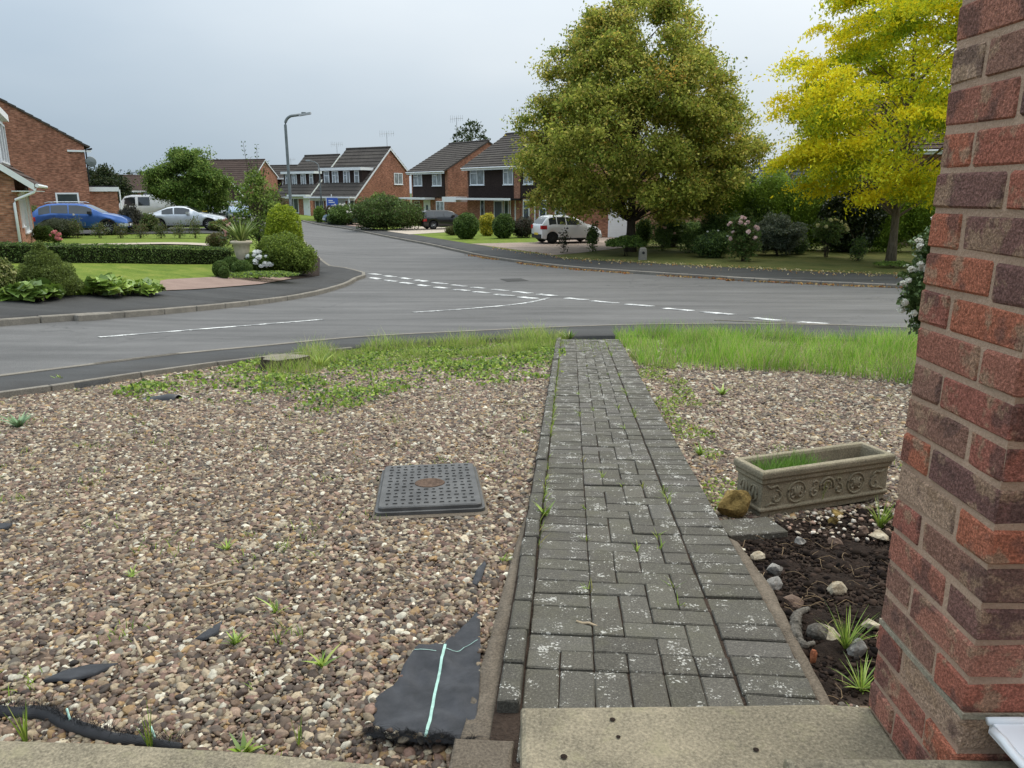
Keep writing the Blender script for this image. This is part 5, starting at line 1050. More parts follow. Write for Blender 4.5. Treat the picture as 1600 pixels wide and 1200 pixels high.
window(NHs, (-1.65, .9, 3.72), 2.4, 1.45, (1, 0, 0), (0, -1, 0), 4, sill=False, t=.09)
for k, y in enumerate((1.55, 2.75, 3.95)): window(NHs, (-.35, y, 3.65), 1.15, 1.5, (0, 1, 0), (1, 0, 0), 1, sill=False, t=.07)
window(NHs, (0, 1.2, 1.25), .7, 1.15, (0, 1, 0), (1, 0, 0), 1); window(NHs, (0, 3.2, 1.15), 2.2, 1.5, (0, 1, 0), (1, 0, 0), 3); window(NHs, (0, 5.9, 1.1), .9, 1.9, (0, 1, 0), (1, 0, 0), 1)
MB().box(-2.2, -1.2, -.02, -.003, 1.95, 2.3).build('timber_panel', M_hang, NHs)
# --- far houses at the left
c = at(186, 300, 105); c = onG(c.x, c.y, .1); F1 = house('brick_house', c+Vector((0, 0, -1.6)), yaw_of(.55, .83), 7, 5.4, 4.2, 4.2, 6.0, 2.7, 'far red brick house behind the white van', M_brick2, M_tile2); window(F1, (3.8, 0, 2.6), .9, 1.2, AX, FN, 1)
c = at(224, 300, 98); c = onG(c.x, c.y, .1); F2 = house('slate_roof_house', c+Vector((0, 0, -1.0)), yaw_of(1, -.1), 9, 8, 2.85, 2.85, 5.1, 4, 'far house with grey slate roof and white window row', M_hang, M_slate)
for x in (.9, 2.4, 3.9, 5.4): window(F2, (x, 0, 2.2), .9, .85, AX, FN, 1, M_glassl)
# ================================================================ VEHICLES
def paint(name, c, metal=.3): 
    m, t = nm(name); N = NT(t); o = N.obj(); col = N.ramp(N.noise(o, 2.2, 4), [(.3, tuple(x*.92 for x in c)), (.7, c)]); N.pbr(col, .28, None, .5, metal, **{'Coat Weight': .6, 'Coat Roughness': .05}); return m
M_tyre = simple('tyre', (.018, .018, .018), .85, .2, .2, 20); M_carglass = simple('car_glass', (.03, .035, .038), .05, .9, .3, 2); M_red = simple('tail_lens', (.42, .02, .02), .2, .6, .2, 6); M_clear = simple('head_lens', (.6, .62, .64), .12, .7, .15, 8); M_rim = simple('rim_silver', (.5, .51, .52), .35, .5, .1, 6, .6); M_rimd = simple('rim_black', (.03, .03, .032), .4, .5, .1, 6, .3); M_plate = simple('plate_yellow', (.62, .46, .05), .5, .3, .05); M_platew = simple('plate_white', (.7, .7, .68), .5, .3, .05); M_clad = simple('black_trim', (.022, .022, .024), .6, .3, .1, 6)
def car(name, pos, yaw, label, mat, L, W, H, top, belt, axles, r, side, screens, rims=None, cat='car', clad=False, rear=None, plate=None, sill=.2, rails=False, taper=.10):
    """car from its side outline. x forward, 0 at the tail. top/belt: [(x,z)], side: glass [(x0,x1)], screens [(x0,x1)] along the top line"""
    tx, tz = zip(*top); bx_, bz = zip(*belt); T = lambda x: float(np.interp(x, tx, tz)); B = lambda x: min(float(np.interp(x, bx_, bz)), T(x)-.02)
    def hw(x): e_ = min(x, L-x); return W/2*(1-taper*max(0, 1-e_/.55)**2)
    Rr = r+.055
    def zbot(x):
        z = sill+.10*max(0, 1-min(x, L-x)/.5)
        for a in axles:
            if abs(x-a) < Rr: z = max(z, r+math.sqrt(max(0, Rr*Rr-(x-a)**2)))
        return z
    def sec(x):
        w, zt, zb, z0 = hw(x), T(x), B(x), zbot(x); z0 = min(z0, zb-.06); g = zt-zb; inn = min(.33*g, .18)
        return [(w*.93, z0), (w*.99, z0+.16*(zb-z0)), (w, z0+.5*(zb-z0)), (w*.985, z0+.86*(zb-z0)), (w*.955, zb), (w*.955-inn, zb+.84*g), (w*.955-inn-.5*min(g, .12), zb+.965*g), (w*.3, zt-.004), (0, zt)]
    e_ = empty(name, (0, 0, 0), 0, label, cat); d = Vector((math.cos(yaw), math.sin(yaw), 0)); p = Vector(pos); f = p+d*L*.3; b = p-d*L*.3
    zf, zr = float(G(f.x, f.y)), float(G(b.x, b.y)); o = p-d*(L/2); pit = math.atan2(zf-zr, L*.6)
    e_.location = (o.x, o.y, zr-(zf-zr)*.33+.115); e_.rotation_euler = Matrix.Rotation(yaw, 3, 'Z').to_4x4().to_3x3().to_euler(); e_.rotation_euler = (0, -pit, yaw)
    xs = sorted(set([0, .02, .06, .12, L-.02, L-.06, L-.12, L]+[round(i*L/44, 3) for i in range(45)]+[round(a+Rr*math.cos(R(t)), 3) for a in axles for t in range(0, 181, 15)]+list(tx))); n = 9; mb = MB(); S = [sec(x) for x in xs]
    for x, s in zip(xs, S):
        endf = 1 if 0 < x < L else .97
        mb.v += [(x, -y*endf, z) for y, z in s]+[(x, y*endf, z) for y, z in reversed(s[:-1])]
    m = 2*n-1
    for i in range(len(xs)-1): mb.f += [(i*m+k, i*m+k+1, (i+1)*m+k+1, (i+1)*m+k) for k in range(m-1)]
    mb.f += [tuple(range(m)), tuple(range((len(xs)-1)*m, len(xs)*m))]; body = mb.build('body', mat, e_, True)
    md = body.modifiers.new('e', 'EDGE_SPLIT'); md.split_angle = R(38)
    MB().box(.25, L-.25, -W/2+.16, W/2-.16, sill-.02, .62).build('underbody', M_clad, e_)
    for x0, x1 in side:
        for sg in (-1, 1):
            g = MB(); st_ = np.linspace(x0, x1, 9)
            for x in st_:
                s = sec(x); (y4, z4), (y5, z5) = s[4], s[5]
                for k in (.06, .97): g.v.append((x, sg*(y4+(y5-y4)*k+.007), z4+(z5-z4)*k))
            g.f = [(2*i, 2*i+1, 2*i+3, 2*i+2) for i in range(8)]; g.build('side_window', M_carglass, e_, True)
    for x0, x1 in screens:
        g = MB()
        for x in np.linspace(x0, x1, 7):
            s = sec(x); y6, z6 = s[6]; g.v += [(x, -y6*.97, z6+.012), (x, -s[7][0], s[7][1]+.012), (x, s[7][0], s[7][1]+.012), (x, y6*.97, z6+.012)]
        g.f = [(4*i+k, 4*i+k+1, 4*i+5+k, 4*i+4+k) for i in range(6) for k in range(3)]; g.build('screen', M_carglass, e_, True)
    def onside(x0, x1, z0, z1, m_, nm_, sg, off=.008, box=None):
        g = MB()
        for x in np.linspace(x0, x1, 5):
            s = sec(x); ys = [q[0] for q in s[:5]]; zs = [q[1] for q in s[:5]]
            for z in (z0, z1): g.v.append((x, sg*(float(np.interp(z, zs, ys))+off), z))
        g.f = [(2*i, 2*i+1, 2*i+3, 2*i+2) for i in range(4)]
        if box: g.box(*box)
        return g.build(nm_, m_, e_)
    zb0, zbL = B(.1), B(L-.1)
    for sg in (-1, 1):
        tl = rear or (.0, .26, zb0-.24, zb0-.04); onside(max(.02, tl[0]), tl[1], tl[2], tl[3], M_red, 'tail_light', sg, box=(-.014, .03, *sorted((sg*W*.33, sg*W*.475)), tl[2], tl[3]))
        onside(L-.42, L-.05, zbL-.22, zbL-.07, M_clear, 'headlight', sg, box=(L-.05, L+.008, *sorted((sg*W*.27, sg*W*.46)), zbL-.22, zbL-.08))
        xm = side[-1][1]-.12; MB().box(xm-.06, xm+.12, *(sorted((sg*(W/2-.03), sg*(W/2+.16)))), B(xm)+.02, B(xm)+.16).build('mirror', mat if not clad else M_clad, e_)
        for x0, x1 in side[1:]: onside(x0+.05, x0+.2, B(x0)-.11, B(x0)-.08, mat, 'door_handle', sg, .02)
        for x in [s_[0]-.03 for s_ in side[1:]]: onside(x-.004, x+.004, sill+.12, B(x)-.03, M_clad, 'door_gap', sg, .004)
        onside(.5 if not clad else .3, L-.5, sill+.0, sill+.09 if not clad else sill+.16, M_clad, 'sill_trim', sg, .01)
        if clad:
            for a in axles:
                g = MB()
                for t in range(0, 181, 15):
                    for rr_ in (Rr-.01, Rr+.07): x = a+rr_*math.cos(R(t)); z = max(sill, r+rr_*math.sin(R(t))); g.v.append((x, sg*(hw(x)+.012), z))
                g.f = [(2*i, 2*i+1, 2*i+3, 2*i+2) for i in range(12)]; g.build('wheel_arch', M_clad, e_)
        if rails: MB().tube([(L*.16, sg*(W/2-.30), H+.0), (L*.2, sg*(W/2-.29), H+.05), (L*.52, sg*(W/2-.29), H+.045), (L*.56, sg*(W/2-.29), H-.01)], .018, 6).build('roof_rail', M_rim, e_)
        for a in axles:
            y = sg*(W/2-.125); w_ = MB().lathe([(r*.62, -.1), (r*.93, -.105), (r, -.07), (r, .07), (r*.93, .105), (r*.62, .1)], 22, (0, 0, 0), 'y').build('wheel', M_tyre, e_, True); w_.location = (a, y, r)
            ri = MB(); ri.lathe([(r*.66, -.07), (r*.68, -.1), (r*.60, -.095), (r*.58, -.03)], 22, (0, 0, 0), 'y'); ri.lathe([(r*.14, -.10), (r*.02, -.105)], 10, (0, 0, 0), 'y')
            for k in range(10):
                t = 2*PI*k/10; ri.tube([(r*.1*math.cos(t), -.092, r*.1*math.sin(t)), (r*.62*math.cos(t), -.088, r*.62*math.sin(t))], [r*.05, r*.06], 4)
            if sg > 0: ri.v = [(x, -y_, z) for x, y_, z in ri.v]
            ri.build('rim', rims or M_rim, w_)
    MB().box(-.02, .02, -W*.40, W*.40, sill+.08, sill+.30).build('rear_bumper_trim', M_clad, e_); MB().box(L-.02, L+.012, -W*.32, W*.32, sill+.14, sill+.34).build('grille', M_clad, e_)
    MB().box(-.032, -.021, -.26, .26, (plate or .48)-.055, (plate or .48)+.055).build('rear_plate', M_plate, e_); MB().box(L+.013, L+.022, -.26, .26, .42, .53).build('front_plate', M_platew, e_)
    return e_
def cpos(u, v): q = gp(u, v, .1); return (q.x, q.y)
P = at(129, 340, 41); car('crossover_car', (P.x, P.y, 0), .30, 'bright blue crossover car with roof rails parked by the gable wall', paint('blue_paint', (.035, .115, .36), .4), 4.46, 1.80, 1.60,
    [(0, .95), (.06, 1.10), (.45, 1.42), (.8, 1.56), (1.4, 1.60), (2.2, 1.58), (2.6, 1.50), (3.35, 1.08), (3.7, 1.02), (4.2, .90), (4.40, .78), (4.46, .66)], [(0, .93), (1.0, 1.08), (3.3, 1.0), (4.46, .6)], (.86, 3.53), .345, [(.42, .95), (.98, 1.75), (1.8, 2.85)], [(.10, .7), (2.66, 3.30)], None, clad=True, rails=True, sill=.26)
P = at(290, 340, 46); car('coupe_car', (P.x, P.y, 0), .22, 'silver two door coupe parked on the grass beyond the rose row', paint('silver_paint', (.56, .58, .60), .5), 4.49, 1.76, 1.37,
    [(0, .80), (.05, .95), (.65, .99), (1.0, 1.13), (1.45, 1.31), (1.9, 1.37), (2.3, 1.355), (2.6, 1.26), (3.2, .95), (3.6, .90), (4.2, .78), (4.42, .66), (4.49, .56)], [(0, .79), (.6, .90), (3.2, .88), (4.49, .52)], (.92, 3.64), .32, [(1.12, 1.72), (1.79, 2.62)], [(.72, 1.35), (2.45, 3.12)], sill=.2)
P = gp(222, 352, .1); P = at(226, 330, 63); car('panel_van', (P.x, P.y, 0), PI+.25, 'white panel van with dark side window behind the shrubs', paint('van_white', (.72, .73, .74), .0), 5.0, 1.9, 1.97,
    [(0, 1.80), (.1, 1.93), (.6, 1.97), (3.3, 1.97), (3.7, 1.88), (4.25, 1.18), (4.75, 1.0), (4.95, .8), (5.0, .6)], [(0, 1.12), (3.4, 1.10), (4.2, 1.05), (5.0, .55)], (.95, 3.95), .33, [(1.9, 2.75), (2.95, 3.75)], [(3.76, 4.2)], cat='van', sill=.24)
P = gp(884, 381, .1); car('hatchback_car', (P.x+.1, P.y+1.0, 0), .36, 'white hatchback car with black wheels on the drive beside the large tree', paint('white_paint_car', (.74, .745, .75), .0), 3.62, 1.69, 1.52,
    [(0, .88), (.04, 1.02), (.28, 1.34), (.5, 1.46), (.8, 1.52), (1.5, 1.51), (1.95, 1.42), (2.7, 1.04), (3.0, .98), (3.4, .84), (3.58, .70), (3.62, .55)], [(0, .86), (.6, 1.02), (2.6, .94), (3.62, .5)], (.62, 3.0), .30, [(.42, .85), (.9, 1.4), (1.47, 2.25)], [(.06, .42), (2.0, 2.66)], M_rimd, plate=.52, rear=(.0, .28, .78, .98))
P = gp(680, 358, .1); car('estate_car', (P.x+.85, P.y+.3, 0), .42, 'black estate car parked in front of the tile hung house', paint('black_paint', (.012, .013, .015), .2), 4.25, 1.80, 1.44,
    [(0, .85), (.04, 1.0), (.16, 1.32), (.35, 1.42), (.8, 1.44), (2.0, 1.43), (2.4, 1.34), (2.95, .98), (3.5, .94), (4.0, .82), (4.2, .7), (4.25, .55)], [(0, .84), (.6, .94), (2.9, .90), (4.25, .5)], (.78, 3.45), .32, [(.3, .85), (.92, 1.6), (1.68, 2.45)], [(.05, .2), (2.44, 2.9)], plate=.5)
P = at(372, 335, 66); car('hatchback_car', (P.x, P.y, 0), -1.15, 'pale blue car facing us far along the street', paint('pale_blue_paint', (.19, .28, .40), .3), 4.1, 1.78, 1.48,
    [(0, .9), (.3, 1.35), (.8, 1.48), (1.9, 1.46), (2.7, 1.06), (3.4, .95), (3.95, .8), (4.1, .6)], [(0, .86), (.6, .98), (2.7, .95), (4.1, .55)], (.7, 3.25), .31, [(.45, 1.3), (1.4, 2.3)], [(.06, .45), (2.0, 2.64)])
P = at(353, 333, 72); car('hatchback_car', (P.x-.6, P.y, 0), -1.2, 'silver grey car parked behind the pale blue car', paint('grey_paint', (.45, .47, .48), .4), 4.1, 1.78, 1.48,
    [(0, .9), (.3, 1.35), (.8, 1.48), (1.9, 1.46), (2.7, 1.06), (3.4, .95), (3.95, .8), (4.1, .6)], [(0, .86), (.6, .98), (2.7, .95), (4.1, .55)], (.7, 3.25), .31, [(.45, 1.3), (1.4, 2.3)], [(.06, .45), (2.0, 2.64)])
P = at(326, 330, 76); car('hatchback_car', (P.x, P.y, 0), 1.75, 'dark navy car seen from behind under the round tree', paint('navy_paint', (.02, .025, .05), .3), 4.1, 1.78, 1.5,
    [(0, .9), (.3, 1.35), (.8, 1.5), (1.9, 1.46), (2.7, 1.06), (3.4, .95), (3.95, .8), (4.1, .6)], [(0, .86), (.6, .98), (2.7, .95), (4.1, .55)], (.7, 3.25), .31, [(.45, 1.3), (1.4, 2.3)], [(.06, .45), (2.0, 2.64)])
P = at(540, 340, 71); car('saloon_car', (P.x, P.y, 0), 2.55, 'steel blue car roof showing above shrubs beside the dormer house', paint('steel_paint', (.13, .18, .23), .4), 4.3, 1.78, 1.46,
    [(0, .9), (.5, 1.02), (1.2, 1.4), (1.7, 1.46), (2.3, 1.42), (3.0, 1.0), (3.6, .93), (4.15, .78), (4.3, .6)], [(0, .86), (.6, .95), (3.0, .92), (4.3, .55)], (.8, 3.4), .31, [(1.0, 1.7), (1.8, 2.6)], [(.7, 1.2), (2.35, 2.95)])
# ================================================================ TREES, HEDGES, GARDENS
def tree(name, base, prof, nclump, per, sd, leaf, colfun, label, trunk_r, mat=None, bark=None, droop=0.0, aspect=.55, limbs=60, flat=.7, edge=.5, seed=1, trunk_top=.8, lumps_=.18, cx=0.0, up=.4, boughs=0, br=.9):
    """prof: [(height, radius)] outline of the crown; leaves gathered in clumps, each limb grown towards a clump"""
    rng = np.random.default_rng(seed); e_ = empty(name, base, 0, label, 'tree'); hz, hr = map(np.array, zip(*prof)); zz = np.linspace(hz[0], hz[-1], 200); w = np.interp(zz, hz, hr)**1.6+.05; w /= w.sum()
    z = rng.choice(zz, nclump, p=w)+rng.normal(0, .12, nclump); th = rng.uniform(0, 2*PI, nclump); k = edge+(1-edge)*rng.uniform(0, 1, nclump)**.55
    rad = np.interp(z, hz, hr); lump = np.array([1+lumps_*(mnoise.noise(Vector((math.cos(t)*2.1, math.sin(t)*2.1, zc*.55+seed)))+.6*mnoise.noise(Vector((math.cos(t)*5, math.sin(t)*5, zc*1.3+seed)))) for t, zc in zip(th, z)])
    r_ = np.maximum(0, rad*k*lump-sd*.4); C = np.stack([cx+r_*np.cos(th), r_*np.sin(th), z], 1); C[:, 2] -= droop*r_*.35
    if boughs:      # gather the clumps round the ends of main boughs
        B = C[rng.permutation(nclump)[:boughs]]; B = B[np.argsort(B[:, 2])]; own = rng.integers(0, boughs, nclump); sz = br*rng.uniform(.6, 1.35, boughs)*np.clip(np.interp(B[:, 2], hz, hr)/hr.max()+.25, .4, 1); d = rng.normal(0, 1, (nclump, 3)); d /= np.linalg.norm(d, axis=1)[:, None]; d[:, 2] = d[:, 2]*.7+.12
        C = B[own]+d*(sz[own]*rng.uniform(.35, 1, nclump)**.5)[:, None]; th = np.arctan2(C[:, 1], C[:, 0]-cx); k = np.clip(np.hypot(C[:, 0]-cx, C[:, 1])/np.maximum(.3, np.interp(C[:, 2], hz, hr)), 0, 1.1)*.6+.4*np.clip(d[:, 2]+.5, 0, 1)
    m = rng.poisson(per, nclump); idx = np.repeat(np.arange(nclump), m); off = rng.normal(0, 1, (len(idx), 3))*sd*rng.uniform(.5, 1.3, nclump)[idx][:, None]; off[:, 2] *= flat; out = np.stack([np.cos(th), np.sin(th)], 1)[idx]
    if droop: off[:, 2] -= droop*np.maximum(0, (off[:, :2]*out).sum(1))*.9
    P = C[idx]+off; cols = colfun(k[idx], P, rng, np.arange(nclump)[idx]); leaf_mesh('crown', P, leaf, cols, mat or M_leaf, e_, up, droop*.6, aspect, rng)
    mb = MB(); H = prof[-1][0]*trunk_top; n = 9; tp = [Vector((cx*(i/n)+.10*math.sin(i*1.3+seed)*(i/n)*trunk_r*4, .1*math.cos(i*1.7)*(i/n)*trunk_r*3, -.1+(H+.1)*i/n)) for i in range(n+1)]; mb.tube(tp, [trunk_r*(1.35 if i == 0 else 1.0)*(1-.9*(i/n)**.8)+.012 for i in range(n+1)], 10); mb.build('trunk', bark or M_bark, e_, True)
    lb = MB(); order = rng.permutation(nclump)[:limbs]
    for j in order:
        c = Vector(C[j]); zt = max(prof[0][0]*.75, c.z-.55*math.hypot(c.x-cx, c.y)-.3); f = min(.97, max(0, zt/H)); a = tp[0].lerp(tp[-1], f); a = tp[int(f*n)].lerp(tp[min(n, int(f*n)+1)], f*n-int(f*n)); l = (c-a).length; r0 = min(trunk_r*.45, .010+.008*l); q = a.lerp(c, .5)+Vector((rng.normal(0, .05*l), rng.normal(0, .05*l), .08*l)); lb.tube([a, a.lerp(q, .5)+Vector((0, 0, .02*l)), q, c], [r0, r0*.75, r0*.5, .008], 5, False)
    lb.build('limbs', bark or M_bark, e_, True); return e_
def cf(groups):
    """colour by leaf: groups = [(weight, colour)], whole clumps lean to one tone"""
    ws = np.array([g[0] for g in groups], float); ws /= ws.sum(); cs = np.array([g[1] for g in groups])
    def f(k, P, rng, cl):
        n = len(P); own = rng.choice(len(cs), n, p=ws); clt = rng.choice(len(cs), int(cl.max())+1 if n else 1, p=ws)[cl]; pick = np.where(rng.uniform(0, 1, n) < .45, clt, own); return np.clip(cs[pick]*(1+rng.normal(0, .3, (n, 1))), .003, .9)
    return f
q = gp(985, 393, .1)
tree('lime_tree', q, [(1.9, 2.8), (2.5, 4.2), (3.3, 5.1), (4.6, 5.2), (6.2, 4.6), (7.8, 3.95), (9.2, 3.1), (10.5, 2.0), (11.3, 1.1), (11.9, .2)], 1800, 125, .28, .145, cf([(4, (.32, .35, .06)), (4, (.43, .44, .08)), (3, (.2, .26, .045)), (2, (.58, .52, .13)), (1, (.66, .5, .12)), (.12, (.5, .3, .06))]), 'large broad green tree turning autumn olive beside the far footway', .24, M_leaft, limbs=80, edge=.5, seed=3, lumps_=.3, boughs=280, br=.8)
def ycol(k, P, rng, cl):
    n = len(P); t = np.clip((k-.38)/.5+rng.normal(0, .28, n)+(rng.normal(0, .25, int(cl.max())+1)[cl]), 0, 1)[:, None]; a, b, c = np.array((.30, .42, .035)), np.array((.68, .70, .04)), np.array((.95, .78, .03))
    return np.clip(np.where(t < .5, a+(b-a)*t*2, b+(c-b)*(t-.5)*2)*(1+rng.normal(0, .12, (n, 1))), .01, .95)
q = gp(1391, 413, .1)
tree('golden_tree', q, [(2.5, 2.0), (3.3, 3.2), (4.6, 4.3), (6.5, 4.9), (8.3, 4.0), (9.6, 3.5), (11, 3.2), (12.4, 2.2), (13.5, .6)], 560, 230, .40, .16, ycol, 'bright yellow leaved tree in front of the orange brick house', .16, M_leaft, M_barkg, droop=.5, aspect=.42, limbs=60, flat=.36, edge=.35, seed=8, lumps_=.3, boughs=120, br=1.05, cx=.0)
q = at(304, 340, 60); q = onG(q.x, q.y, .1); tree('round_tree', q, [(1.25, 2.2), (1.8, 2.75), (2.6, 2.75), (3.6, 2.3), (4.5, 1.5), (5.2, .5)], 460, 110, .26, .18, cf([(3, (.12, .19, .04)), (3, (.17, .25, .055)), (2, (.24, .31, .075)), (2, (.075, .135, .03))]), 'round dark green garden tree behind the silver coupe', .16, M_leaft, limbs=40, seed=5, lumps_=.3, boughs=45, br=.8)
q = gp(407, 398, .1); YT = tree('young_tree', q, [(.35, .3), (.8, .6), (1.5, .8), (2.3, .68), (2.9, .36), (3.3, .12)], 130, 30, .14, .11, cf([(3, (.13, .2, .035)), (3, (.18, .26, .05)), (2, (.26, .33, .075)), (1, (.08, .13, .03))]), 'young leafy tree with thin bare shoots above the urn', .035, limbs=40, seed=12, lumps_=.35); rr = random.Random(4)
mb = MB(); LP = []
for dx, h in ((-.32, 4.15), (.18, 4.05), (.52, 3.45), (-.1, 3.6)):
    mb.tube([(dx*.3, 0, 2.0), (dx*.7, 0, 3.0), (dx, 0, h)], [.018, .012, .005], 5)
    for k in range(9): z = 2.9+(h-2.9)*k/8; LP += [(dx*(.7+.3*k/8)+s*.06, rr.uniform(-.05, .05), z) for s in (-1, 1)]
mb.build('shoots', M_bark, YT, True); leaf_mesh('shoot_leaves', np.array(LP), .11, pal([(.05, .09, .025), (.08, .12, .03)], len(LP)), M_leaf, YT, .5, 0, .5)
q = at(162, 320, 72); q = onG(q.x, q.y, .1); tree('dark_tree', q, [(.6, 2.3), (2.0, 2.6), (3.2, 2.1), (4.2, .7)], 220, 90, .35, .24, cf([(3, (.028, .045, .016)), (2, (.045, .062, .02)), (1, (.07, .075, .03))]), 'dark evergreen tree behind the flat roofed garage', .2, limbs=20, seed=15, cx=0)
for u, Y, w, h, lb in ((215, 190, 7, 7.4, 'hazy distant tree above the far brick house'), (352, 140, 5, 8.0, 'distant tree behind the round garden tree'), (738, 100, 2.6, 12.0, 'tall slim tree rising behind the tile hung house roofs'), (1195, 110, 9, 7.4, 'distant dark tree right of the large green tree'), (1120, 95, 6, 6.5, 'distant tree behind the large green tree crown'), (1240, 52, 2.4, 4.9, 'loose leafy tree above the conifer hedge by the pole')):
    q = at(u, 300, Y); q = onG(q.x, q.y, -.2); thin = u in (738, 1240); tree('broadleaf_tree', q, [(h*.15 if not thin else h*.5, w*.7), (h*.45 if not thin else h*.7, w), (h*.75 if not thin else h*.85, w*.75), (h, w*.15)], 200 if not thin else 110, 50 if not thin else 22, .5 if not thin else .3, .35 if Y > 90 else .16, cf([(3, (.06, .085, .035)), (2, (.08, .10, .04)), (1, (.045, .065, .03))]), lb, .2, limbs=30, seed=int(u), lumps_=.3)

def push(q, d): k = 1+d/math.hypot(q.x, q.y); return onG(q.x*k, q.y*k, .1)
def bsh(name, u, vb, w, h, cols, label, n=1500, leaf=None, cat='shrub', parts=None, depth=.9, **k):
    """shrub measured in the picture: base centre (u,vb), width w and height h in pixels"""
    q = gp(u, vb, .1); s = (q.y*math.cos(PITCH))/FPX; W_, H_ = w*s, h*s
    P = parts or [(0, 0, .5, .5, .5*depth, .52)]
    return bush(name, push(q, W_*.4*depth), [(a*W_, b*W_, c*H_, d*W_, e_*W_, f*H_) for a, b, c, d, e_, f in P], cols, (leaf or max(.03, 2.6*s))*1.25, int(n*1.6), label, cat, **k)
DG = [(.055, .1, .026), (.085, .145, .036), (.125, .195, .048), (.17, .24, .065)]; MG = [(.11, .175, .034), (.155, .235, .046), (.21, .3, .06), (.08, .135, .028)]; LG = [(.18, .28, .045), (.25, .36, .06), (.33, .43, .09), (.13, .21, .04)]; OG = [(.10, .11, .035), (.14, .14, .05), (.08, .085, .03), (.19, .17, .07)]; PG_ = [(.06, .04, .03), (.08, .06, .045), (.05, .045, .03), (.10, .085, .06)]; GG = [(.12, .15, .10), (.17, .2, .14), (.08, .11, .07), (.22, .24, .18)]; YG = [(.55, .45, .03), (.42, .38, .04), (.2, .24, .04), (.6, .52, .08)]
# --- left front garden
def hedge_box(name, a, b, wd, hz, cols, n, leaf, label, cat='hedge'):
    a, b = Vector(a), Vector(b); d = (b-a); L = d.length; e_ = empty(name, onG(a.x, a.y, .1), math.atan2(d.y, d.x), label, cat); rng = np.random.default_rng(int(abs(a.x*31)+7)); dz = float(G(b.x, b.y)-G(a.x, a.y)); A = np.array([L*wd, L*hz, L*hz, wd*hz, wd*hz]); f = rng.choice(5, n, p=A/A.sum()); u, v = rng.uniform(0, 1, n), rng.uniform(0, 1, n)
    x = np.where(f < 3, u*L, np.where(f == 3, 0, L)); y = np.where(f == 0, v*wd, np.where(f == 1, 0, np.where(f == 2, wd, u*wd))); z = np.where(f == 0, hz, v*hz); P = np.stack([x, y, z], 1)+rng.normal(0, .025, (n, 3))*np.array([1, 1, 1]); P[:, 2] += .03*np.array([mnoise.noise(Vector((p[0]*.8, p[1], 1))) for p in P])+dz*P[:, 0]/L
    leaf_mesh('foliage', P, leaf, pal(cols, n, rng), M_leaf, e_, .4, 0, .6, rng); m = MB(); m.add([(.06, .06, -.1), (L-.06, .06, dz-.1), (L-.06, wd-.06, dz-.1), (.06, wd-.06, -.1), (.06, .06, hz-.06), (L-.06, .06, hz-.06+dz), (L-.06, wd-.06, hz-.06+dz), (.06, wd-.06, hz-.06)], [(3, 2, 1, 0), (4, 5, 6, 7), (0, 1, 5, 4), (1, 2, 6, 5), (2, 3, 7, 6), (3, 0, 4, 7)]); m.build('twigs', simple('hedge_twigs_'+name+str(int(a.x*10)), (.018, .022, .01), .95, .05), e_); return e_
ha, hb = gp(-60, 412, .1), gp(366, 412, .1); hedge_box('low_hedge', ha.xy, hb.xy, .5, .50, DG+[(.05, .08, .02)], 15000, .05, 'long low clipped hedge across the left front lawn')
q = gp(77, 466, .1); bush('cone_conifer', push(q, .5), [(0, 0, .22, .66, .6, .30), (0, 0, .42, .52, .5, .30), (-.03, 0, .64, .33, .33, .26), (-.06, 0, .86, .13, .13, .2)], [(.105, .145, .03), (.145, .19, .042), (.19, .235, .055), (.08, .11, .025)], .045, 14000, 'dwarf cone shaped conifer at the back of the left footway', 'conifer', shell=.8, lump=.12, seed=1.5, aspect=.35)
def leafy(name, u, vb, w, h, n, L, wd, cols, label):
    q = gp(u, vb, .1); s = q.y*math.cos(PITCH)/FPX; e_ = empty(name, q, 0, label, 'plant'); r = np.random.default_rng(int(u)); b = np.stack([r.uniform(-.5, .5, n)*w*s, r.uniform(0, .75, n), np.zeros(n)], 1); b[:, 2] = (.25+.75*r.uniform(0, 1, n))*h*s*.85*(1-.7*(b[:, 0]/(w*s*.55))**2)
    d = r.normal(0, 1, (n, 3)); d[:, 1] -= .5; d[:, 2] = np.abs(d[:, 2])*.5-.25; leaf_mesh('leaves', b, wd*1.25, pal(cols, n, r), M_leafg, e_, 1.1, 0, .85, r, axis=d); mb = MB()
    for k in range(12): x = r.uniform(-.4, .4)*w*s; mb.tube([(x, .3, -.02), (x*1.05, .2, h*s*.5)], .012, 5)
    mb.build('stalks', M_leafg if False else M_timber, e_); return e_
leafy('bergenia', 150, 464, 70, 32, 260, .3, .19, LG+[(.25, .33, .06)], 'broad bright green leaf clump right of the cone conifer'); leafy('bergenia', 208, 462, 56, 25, 190, .3, .17, LG, 'lower yellow green leaf clump at the end of the pink paving'); leafy('bergenia', 30, 472, 66, 34, 240, .3, .2, MG+LG[:1], 'large round leaved plants in front of the variegated shrub')
bsh('variegated_shrub', 2, 466, 52, 62, [(.16, .2, .05), (.3, .32, .1), (.45, .44, .2), (.09, .13, .03)], 'cream and green variegated shrub at the left frame edge', 2600, .06)
for u, vb, w, h, lb in ((346, 434, 26, 26, 'dark clipped topiary ball left of the urn'), (362, 424, 28, 22, 'topiary ball behind the other balls by the urn'), (379, 434, 33, 27, 'largest topiary ball in front of the urn'), (351, 436, 17, 19, 'small topiary ball low at the lawn corner')): bsh('topiary_ball', u, vb, w, h, DG+MG[:1], lb, 2200, .035, shell=.85, lump=.08)
